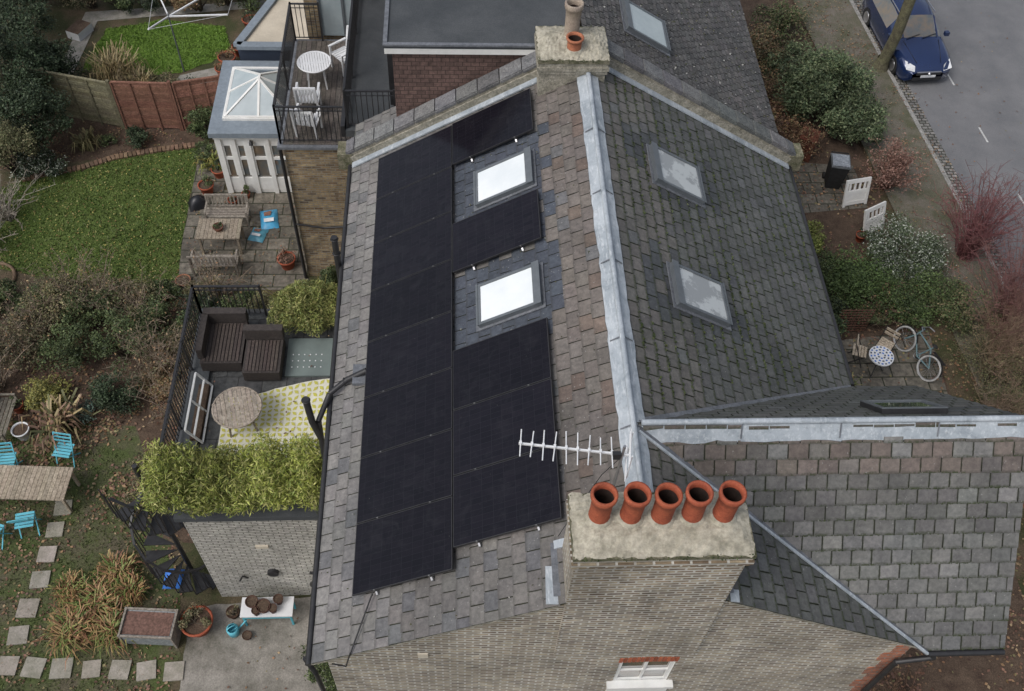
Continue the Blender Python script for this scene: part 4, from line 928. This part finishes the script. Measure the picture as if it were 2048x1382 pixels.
mb=MB(); mb.T=place(-15.0,23.6,0,-25); mb.box(-.25,.25,-.35,.35,0,.3,'whitep',top='soil'); mb.build('white_planter')
GT=sc([(.16,.15,.07),(.20,.172,.092),(.11,.12,.055)],1.2)
belt=[(-15.2,11.6,1.0,.9,1.1,GT),(-14.0,11.9,.9,.7,1.0,G1),(-12.9,11.5,1.0,.8,1.3,GT),(-11.9,11.3,.9,.8,1.4,G1),(-10.9,11.6,.8,.7,1.2,GT),
(-13.6,10.4,1.0,.9,1.5,GB),(-12.2,10.2,.9,.8,1.5,G1),(-11.0,10.3,.9,.8,1.7,G1),(-10.0,10.9,.8,.8,1.5,G1),(-9.2,11.3,.8,.6,1.3,GD),(-8.2,11.4,.8,.6,1.3,G1),(-7.3,11.3,.7,.6,1.5,GT),
(-9.3,10.2,.7,.7,1.5,GB),(-10.9,8.9,.65,.6,1.2,GD),(-12.5,8.9,.55,.5,.9,[(.38,.34,.10),(.28,.27,.08),(.18,.19,.06)]),(-15.0,9.6,.9,.8,1.2,GB),(-6.9,10.3,.8,.7,1.8,G1),(-6.1,11.0,.6,.7,1.6,GD),(-5.6,12.1,.5,.5,1.9,G1),(-14.6,8.9,.7,.6,1.0,GB),(-8.4,9.6,.6,.5,1.0,GO),
(-12.9,12.3,.6,.35,.8,GT),(-11.6,12.3,.6,.35,.8,GT),(-10.4,12.3,.5,.35,.7,G1),(-9.2,12.2,.6,.3,.7,GT),(-9.9,9.3,.5,.5,.9,GO)]
for (x,y,rx,ry,h,p) in belt: shrub('shrub',x,y,rx,ry,h,3400,.07,p,cl=14)
for (x,y) in ((-14.8,12.3),(-13.2,10.9),(-9.9,9.6),(-9.2,8.4),(-10.2,9.9),(-15.4,10.6),(-8.9,12.0),(-11.9,12.0),(-13.9,9.4),(-8.9,9.2),(-12.6,12.0),(-10.6,11.4)): twigs('bare_shrub',x,y,1.8,1.2,34,(.30,.24,.18),sub=7,r=.012,leafn=250,pal=GB+GO)
twigs('bare_shrub',-15.2,15.2,1.3,1.7,60,(.36,.32,.27),sub=8,r=.013); twigs('bare_shrub',-15.4,14.0,1.2,1.4,50,(.34,.3,.25),sub=8,r=.012)
mb=MB(); blades('',-12.1,8.15,.75,.8,90,[(.28,.17,.12),(.36,.28,.15),(.16,.16,.07)],.06,mb=mb,droop=.5); mb.build('phormium',uv=False)
shrub('shrub',-11.7,8.5,.5,.4,.5,900,.06,[(.12,.18,.14),(.16,.22,.17)]); shrub('shrub',-9.7,6.9,.5,.5,.7,1200,.06,GB)
for (x,y,r) in ((-10.3,3.6,.75),(-9.8,3.0,.55),(-10.7,3.0,.6),(-10.0,4.3,.5),(-9.6,3.9,.4),(-10.9,3.9,.4)): blades('montbretia_clump',x,y,r,.42,280,[(.36,.22,.10),(.42,.28,.13),(.26,.13,.07),(.26,.27,.09),(.14,.2,.05)],.022)
shrub('shrub',-10.0,5.9,.4,.5,.4,900,.05,GB); shrub('ivy',-5.15,2.0,.45,.8,1.2,3500,.07,G1,cl=10); shrub('shrub',-11.9,1.5,.6,.3,.3,1000,.06,G1)
shrub('ivy',-5.0,1.0,.35,.6,1.3,2500,.07,G1,cl=8); shrub('shrub',-13.2,2.6,.4,.5,.3,700,.05,GB)
mb=MB(); mb.ring((-15.0,12.9,.05),.55,.05,(0,0,1),24,5,'terra',(.6,1.6,2.0)); mb.build('brick_circle_edging')

# ---------------------------------------------------------------- street side planting
mb=MB(); mb.tube([(11.95,22.1,0),(12.0,22.0,1.5),(11.95,22.05,4),(12.1,22.2,7)],.2,10,'bark',r1=.15); mb.lathe((11.95,22.1,0),[(.36,0),(.26,.15),(.2,.5)],10,'bark')
for t in range(9): 
    a=t*2.4; mb.tube([(12.05,22.15,6.2+.1*t),(12.05+1.2*math.cos(a),22.9+.9*abs(math.sin(a)),8),(12.05+2.2*math.cos(a),23.6+1.6*abs(math.sin(a)),9.5)],.06,5,'bark',r1=.015)
mb.build('street_tree')
GG=[(.085,.122,.058),(.12,.152,.078),(.16,.187,.098),(.055,.083,.040)]
shrub('large_shrub',9.3,19.7,1.6,1.6,2.8,18000,.10,GG,cl=44); shrub('large_shrub',10.0,18.4,1.0,.95,2.0,7000,.10,GG,cl=20); shrub('large_shrub',8.6,21.2,.9,.9,1.9,4500,.09,GG,cl=12)
shrub('brown_shrub',7.7,22.2,1.0,1.0,1.6,4200,.09,GO+GB); shrub('brown_shrub',8.0,19.2,.8,1.0,1.0,2600,.09,GO+GR); shrub('shrub',8.8,23.9,1.2,1.0,1.5,3800,.09,GB+G1)
twigs('bare_shrub',8.2,17.8,1.3,.9,56,(.2,.12,.08),leafn=700,pal=GO); twigs('bare_shrub',7.6,20.3,1.3,1.0,56,(.2,.14,.1),leafn=700,pal=GO); twigs('bare_shrub',7.5,18.6,.9,.7,40,(.2,.14,.1),leafn=400,pal=GO+GR)
twigs('red_leaved_shrub',10.6,16.4,1.7,1.2,80,(.24,.13,.10),leafn=3000,pal=[(.28,.16,.125),(.22,.12,.095),(.33,.21,.165)])
shrub('green_shrub',7.6,14.1,.5,.6,.9,1900,.08,[(.18,.22,.05),(.24,.26,.08)]); shrub('variegated_shrub',10.1,13.2,1.2,1.1,1.8,10500,.07,GV,cl=28)
GH=[(.085,.135,.042),(.118,.172,.057),(.062,.10,.034)]
shrub('hedge',8.6,12.2,1.3,.9,1.6,9000,.075,GH,cl=26); shrub('hedge',10.0,11.7,1.3,.9,1.6,8500,.075,GH+G1,cl=24); shrub('hedge',7.5,12.9,.8,.8,1.2,3600,.075,G1); shrub('hedge',7.4,11.2,.55,.9,1.2,3600,.08,GD+G1); shrub('shrub',11.2,11.3,1.0,.9,1.5,5000,.07,GB+G1)
shrub('shrub',7.2,9.7,.4,.5,.8,1500,.07,G1); blades('grass_tuft',7.5,9.1,.45,.4,120,[(.28,.27,.1),(.14,.17,.06)],.02); shrub('shrub',8.7,11.2,.7,.4,1.0,1700,.07,GB+G1); twigs('bare_shrub',9.3,11.5,1.2,1.0,50,(.22,.15,.11),leafn=200)
twigs('red_twig_tree',12.2,13.6,3.1,2.0,120,(.25,.11,.11),sub=10,r=.012); twigs('red_twig_tree',12.5,11.2,3.0,2.2,150,(.27,.14,.13),sub=10,r=.011); twigs('red_twig_tree',12.1,10.2,2.4,1.6,90,(.27,.16,.13),sub=9,r=.010)
shrub('olive_shrub',11.4,9.2,1.0,1.3,1.8,9500,.045,sc([(.11,.12,.05),(.15,.14,.07),(.09,.09,.05)],1.3),cl=26); twigs('bare_shrub',11.6,9.6,2.1,1.4,150,(.30,.22,.15),sub=9,r=.008); twigs('bare_shrub',11.0,7.9,1.7,1.2,110,(.28,.21,.15),sub=9,r=.008)
shrub('olive_shrub',11.5,7.2,1.4,1.3,1.5,7000,.05,sc([(.11,.10,.055),(.13,.12,.06)],1.3),cl=20); shrub('shrub',8.8,7.7,.8,.4,.6,1400,.06,GB); twigs('bare_shrub',12.3,8.3,2.4,1.7,110,(.3,.2,.15),sub=9,r=.008); shrub('olive_shrub',12.4,8.9,1.0,1.2,1.5,4000,.05,GB,cl=14)
twigs('bare_shrub',6.8,1.0,.9,1.0,30,(.2,.12,.08),leafn=300,pal=GR); mb=MB(); mb.box(5.6,9.5,-.55,-.4,0,.2,'fenceB'); mb.build('timber_edging')
mb=MB(); mb.bar((kx(-2)-2.35,-2,.3),(kx(6)-2.35,6,.3),.22,.6,'brickR'); mb.build('garden_wall')
mb=MB()
for i in range(9): mb.bar((7.7+i*.11,10.95,.05),(7.7+i*.11,10.95,1.0),.02,.015,'fenceB',(.6,.6,.6)); mb.bar((7.7,10.935,.1+i*.11),(8.58,10.935,.1+i*.11),.02,.015,'fenceB',(.6,.6,.6))
mb.build('garden_trellis')
def bin_(name,x,y,rot,c):
    mb=MB(); mb.T=place(x,y,0,rot); v=[(-.21,-.23,.05),(.21,-.23,.05),(.21,.23,.05),(-.21,.23,.05),(-.27,-.31,.95),(.27,-.31,.95),(.27,.31,.95),(-.27,.31,.95)]
    mb.add(v,[(0,3,2,1),(0,1,5,4),(1,2,6,5),(2,3,7,6),(3,0,4,7)],'tyre',c); mb.box(-.285,.285,-.34,.28,.955,1.0,'zinc',tuple(q*.45 for q in c)); mb.box(-.25,.25,-.29,.22,1.001,1.03,'zinc',(1.1,1.1,1.15))
    mb.cyl((-.26,.35,.98),(.26,.35,.98),.02,.02,8,'tyre'); 
    for s in (-.24,.24): mb.cyl((s-.03,.26,.1),(s+.03,.26,.1),.1,.1,12,'tyre')
    mb.build(name,bevel=.01)
bin_('wheelie_bin',9.0,16.6,-10,(1,1,1))
mb=MB(); mb.T=place(8.4,17.9,0,-25); mb.box(-.25,.25,-.28,.28,0,.8,'fenceB',(.55,.4,.35)); mb.box(-.27,.27,-.3,.3,.801,.84,'fenceB',(.6,.4,.35)); mb.build('wooden_chest',bevel=.01)
def gate(name,x,y,rot,tilt=0):
    mb=MB(); mb.T=place(x,y,0,rot)@Matrix.Rotation(tilt,4,'X'); w,h=.8,.9
    for X in (-w/2,w/2-.08): mb.box(X,X+.08,-.03,.03,0,h,'white')
    for z in (.06,.42,h-.12): mb.box(-w/2+.08,w/2-.08,-.025,.025,z,z+.12,'white')
    for i in range(4): X=-w/2+.12+i*.16; mb.box(X,X+.06,-.015,.015,.18,h-.12,'white')
    mb.box(-w/2+.08,w/2-.08,-.012,.012,.12,.42,'white'); mb.build(name)
gate('white_garden_gate',9.5,15.7,12,-.3); gate('white_garden_gate',9.8,14.6,28,-.35)
plantpot('potted_plant',9.3,14.3,0,.15,.25,G1,120)
mb=MB(); cx,cy=8.5,9.65
mb.cyl((cx,cy,.68),(cx,cy,.72),.32,.32,28,'whitep')
for k,(r,nn) in enumerate(((.27,18),(.18,12),(.09,7))):
    for i in range(nn): t=i*2*math.pi/nn; mb.T=place(cx+r*math.cos(t),cy+r*math.sin(t),.722,math.degrees(t)); mb.box(-.02,.02,-.025,.025,0,.004,'bag' if (i+k)%2 else 'navy',(.5,.4,.8)); mb.T=Matrix.Identity(4)
for t in (0,2.1,4.2): mb.tube([(cx+.28*math.cos(t),cy+.28*math.sin(t),0),(cx+.05*math.cos(t),cy+.05*math.sin(t),.35),(cx+.2*math.cos(t),cy+.2*math.sin(t),.68)],.012,6,'black')
mb.build('mosaic_bistro_table')
def bistro_chair(name,x,y,rot):
    mb=MB(); mb.T=place(x,y,0,rot)
    for i in range(5): mb.box(-.19,.19,-.18+i*.075,-.12+i*.075,.44,.46,'wood',(1.9,1.8,1.6))
    for sx in (-1,1): mb.bar((sx*.2,-.2,0),(sx*.2,.2,.9),.02,.02,'black'); mb.bar((sx*.18,.22,0),(sx*.18,-.15,.46),.02,.02,'black')
    for i in range(2): mb.bar((-.2,.14+.04*i,.72+.11*i),(.2,.14+.04*i,.72+.11*i),.02,.08,'wood',(1.9,1.8,1.6))
    mb.build(name)
bistro_chair('bistro_chair',8.1,10.0,70); bistro_chair('bistro_chair',8.85,10.2,-40)
def bicycle(x,y,rot,lean,c):
    mb=MB(); mb.T=place(x,y,0,rot)@Matrix.Rotation(lean,4,'X')
    for X in (-.52,.52):
        mb.ring((X,0,.34),.33,.024,(0,1,0),30,6,'tyre',(18,18,17.5)); mb.ring((X,0,.34),.30,.01,(0,1,0),30,5,'chrome')
        for i in range(14): t=i*math.pi/7; mb.cyl((X,0,.34),(X+.3*math.cos(t),0,.34+.3*math.sin(t)),.0025,.0025,3,'chrome')
        for k in range(7): a1=.5+k*.35; a2=a1+.35; mb.bar((X+.375*math.cos(a1),0,.34+.375*math.sin(a1)),(X+.375*math.cos(a2),0,.34+.375*math.sin(a2)),.05,.012,'black')
    for p,q in (((-.52,0,.34),(-.05,0,.3)),((-.05,0,.3),(-.2,0,.8)),((-.52,0,.34),(-.18,0,.72)),((-.18,0,.72),(.36,0,.78)),((-.05,0,.3),(.38,0,.66)),((.38,0,.66),(.52,0,.34)),((.38,0,.66),(.33,0,.95))): mb.cyl(p,q,.022,.022,6,'teal',c)
    mb.tube([(.2,-.28,.98),(.34,-.18,1.0),(.34,.18,1.0),(.2,.28,.98)],.016,6,'chrome'); mb.lathe((-.21,0,.82),[(0.02,0),(.09,.03),(.05,.07),(0,.08)],10,'tyre'); mb.ring((-.05,0,.3),.09,.01,(0,1,0),16,4,'chrome')
    mb.bar((-.05,-.1,.2),(-.05,-.1,.22),.1,.05,'tyre'); mb.bar((-.75,0,.72),(-.3,0,.74),.12,.015,'black'); mb.build('bicycle')
bicycle(9.55,9.95,111,.45,(1.0,.45,.4))

# ---------------------------------------------------------------- car
def car(name,x,y,rot,paint):
    mb=MB(); mb.T=place(x,y,0,rot)
    S=[(-2.12,.55,.32,.52,.5,.58),(-2.06,.76,.22,.60,.66,.68),(-1.85,.87,.18,.70,.74,.80),(-1.45,.90,.18,.78,.76,.90),(-1.0,.91,.18,.84,.76,.98),(-.82,.91,.18,.87,.74,1.02),
       (-.15,.91,.18,.92,.60,1.40),(.3,.91,.18,.94,.60,1.46),(.9,.91,.18,.95,.60,1.45),(1.45,.90,.18,.97,.58,1.39),(1.95,.87,.2,.98,.6,1.05),(2.1,.8,.3,.9,.62,.96),(2.14,.7,.4,.8,.55,.86)]
    rows=[]
    for (yy,w,zb,zs,wt,zt) in S:
        h=[(w*.93,zb),(w,zb+.2),(w,(zb+zs)/2+.08),(w*.985,zs),(wt+.03,zt-.05),(wt*.93,zt-.012),(wt*.45,zt),(0,zt+.005)]
        rows.append([(-a,yy,b) for a,b in h]+[(a,yy,b) for a,b in h[-2::-1]])
    n=len(rows[0]); vs=[p for r in rows for p in r]; body=[];gl=[]
    for j in range(len(rows)-1):
        for i in range(n-1):
            f=(j*n+i,j*n+i+1,(j+1)*n+i+1,(j+1)*n+i)
            side=i in (3,n-5)
            if side and j in (6,7,8): gl.append(f)
            elif (4<=i<=n-6) and j in (5,9) : gl.append(f)
            else: body.append(f)
    body.append(tuple(range(n))); body.append(tuple(range(len(vs)-n,len(vs)))[::-1])
    mb.add(vs,body,paint,sm=True)
    for f in gl: mb.add([vs[q] for q in f],[(0,1,2,3)],'glassM' if paint=='carp' else 'glassD',sm=True)
    for X in (-.6,.6): mb.bar((X,-.83,1.03),(X*.98,-.16,1.38),.05,.02,paint)
    for X in (-.5,.5): mb.bar((X*1.25,-.1,1.48),(X*1.2,1.35,1.44),.03,.03,'chrome')
    for sy in (-1.32,1.32):
        for sx in (-1,1):
            mb.cyl((sx*.72,sy,.32),(sx*.915,sy,.32),.32,.32,22,'tyre'); mb.cyl((sx*.9,sy,.32),(sx*.925,sy,.32),.21,.19,14,'chrome')
    for sx in (-1,1):
        v=[(sx*.80,-2.03,.66),(sx*.5,-2.10,.60),(sx*.5,-1.98,.745),(sx*.78,-1.72,.80)]
        mb.add([(p[0],p[1]-.012,p[2]+.012) for p in v],[(0,1,2,3) if sx<0 else (3,2,1,0)],'whitep'); mb.box(min(sx*.93,sx*1.08),max(sx*.93,sx*1.08),-.75,-.62,.95,1.08,paint)
        mb.bar((sx*.42,-1.9,.80),(sx*.62,-.95,.99),.012,.012,'black')
    mb.box(-.42,.42,-2.16,-2.11,.50,.60,'black'); mb.box(-.42,.42,-2.165,-2.11,.601,.615,'chrome'); mb.box(-.5,.5,-2.145,-2.08,.28,.40,'black'); mb.box(-.26,.26,-2.17,-2.151,.41,.50,'whitep'); mb.cyl((0,-2.19,.55),(0,-2.15,.58),.05,.05,12,'chrome')
    for X in (-.25,.3): mb.bar((X-.25,-.9,1.03),(X+.25,-.76,1.08),.02,.02,'black')
    mb.build(name)
car('parked_car',13.05,23.35,4.5,'carp')
car('parked_car',14.75,11.4,4.5,'carb')

# ---------------------------------------------------------------- world, sun, camera
SE,SA=52,-125
w=bpy.data.worlds.new("World"); scene.world=w; w.use_nodes=True; t=w.node_tree; bg=t.nodes["Background"]
sk=t.nodes.new("ShaderNodeTexSky"); sk.sky_type='NISHITA'; sk.sun_disc=False; sk.sun_elevation=math.radians(SE); sk.sun_rotation=math.radians(SA); sk.air_density=1; sk.dust_density=4
hs=t.nodes.new("ShaderNodeHueSaturation"); hs.inputs["Saturation"].default_value=.5; L(t,sk.outputs[0],hs.inputs["Color"]); L(t,hs.outputs[0],bg.inputs[0]); bg.inputs[1].default_value=.15
sd=bpy.data.lights.new("sun",'SUN'); sd.energy=1.1; sd.angle=math.radians(28); sd.color=(1,.985,.97); so=bpy.data.objects.new("sun",sd); scene.collection.objects.link(so)
el,az=math.radians(SE),math.radians(SA); dirv=Vector((math.sin(az)*math.cos(el),math.cos(az)*math.cos(el),math.sin(el))); so.rotation_euler=(-dirv).to_track_quat('-Z','Y').to_euler()
pi_,ya,ro=math.radians(53.888),math.radians(5.246),math.radians(3.839)
F=Vector((math.sin(ya)*math.cos(pi_),math.cos(ya)*math.cos(pi_),-math.sin(pi_))); R=Vector((math.cos(ya),-math.sin(ya),0)); U=R.cross(F)
R,U=R*math.cos(ro)+U*math.sin(ro),-R*math.sin(ro)+U*math.cos(ro)
cd=bpy.data.cameras.new("camera"); co=bpy.data.objects.new("camera",cd); scene.collection.objects.link(co)
cd.sensor_width=36; cd.lens=36*1960.8/2048; cd.clip_end=500
co.matrix_world=Matrix(((R.x,U.x,-F.x,-2.416),(R.y,U.y,-F.y,-4.672),(R.z,U.z,-F.z,20.991),(0,0,0,1)))
scene.camera=co
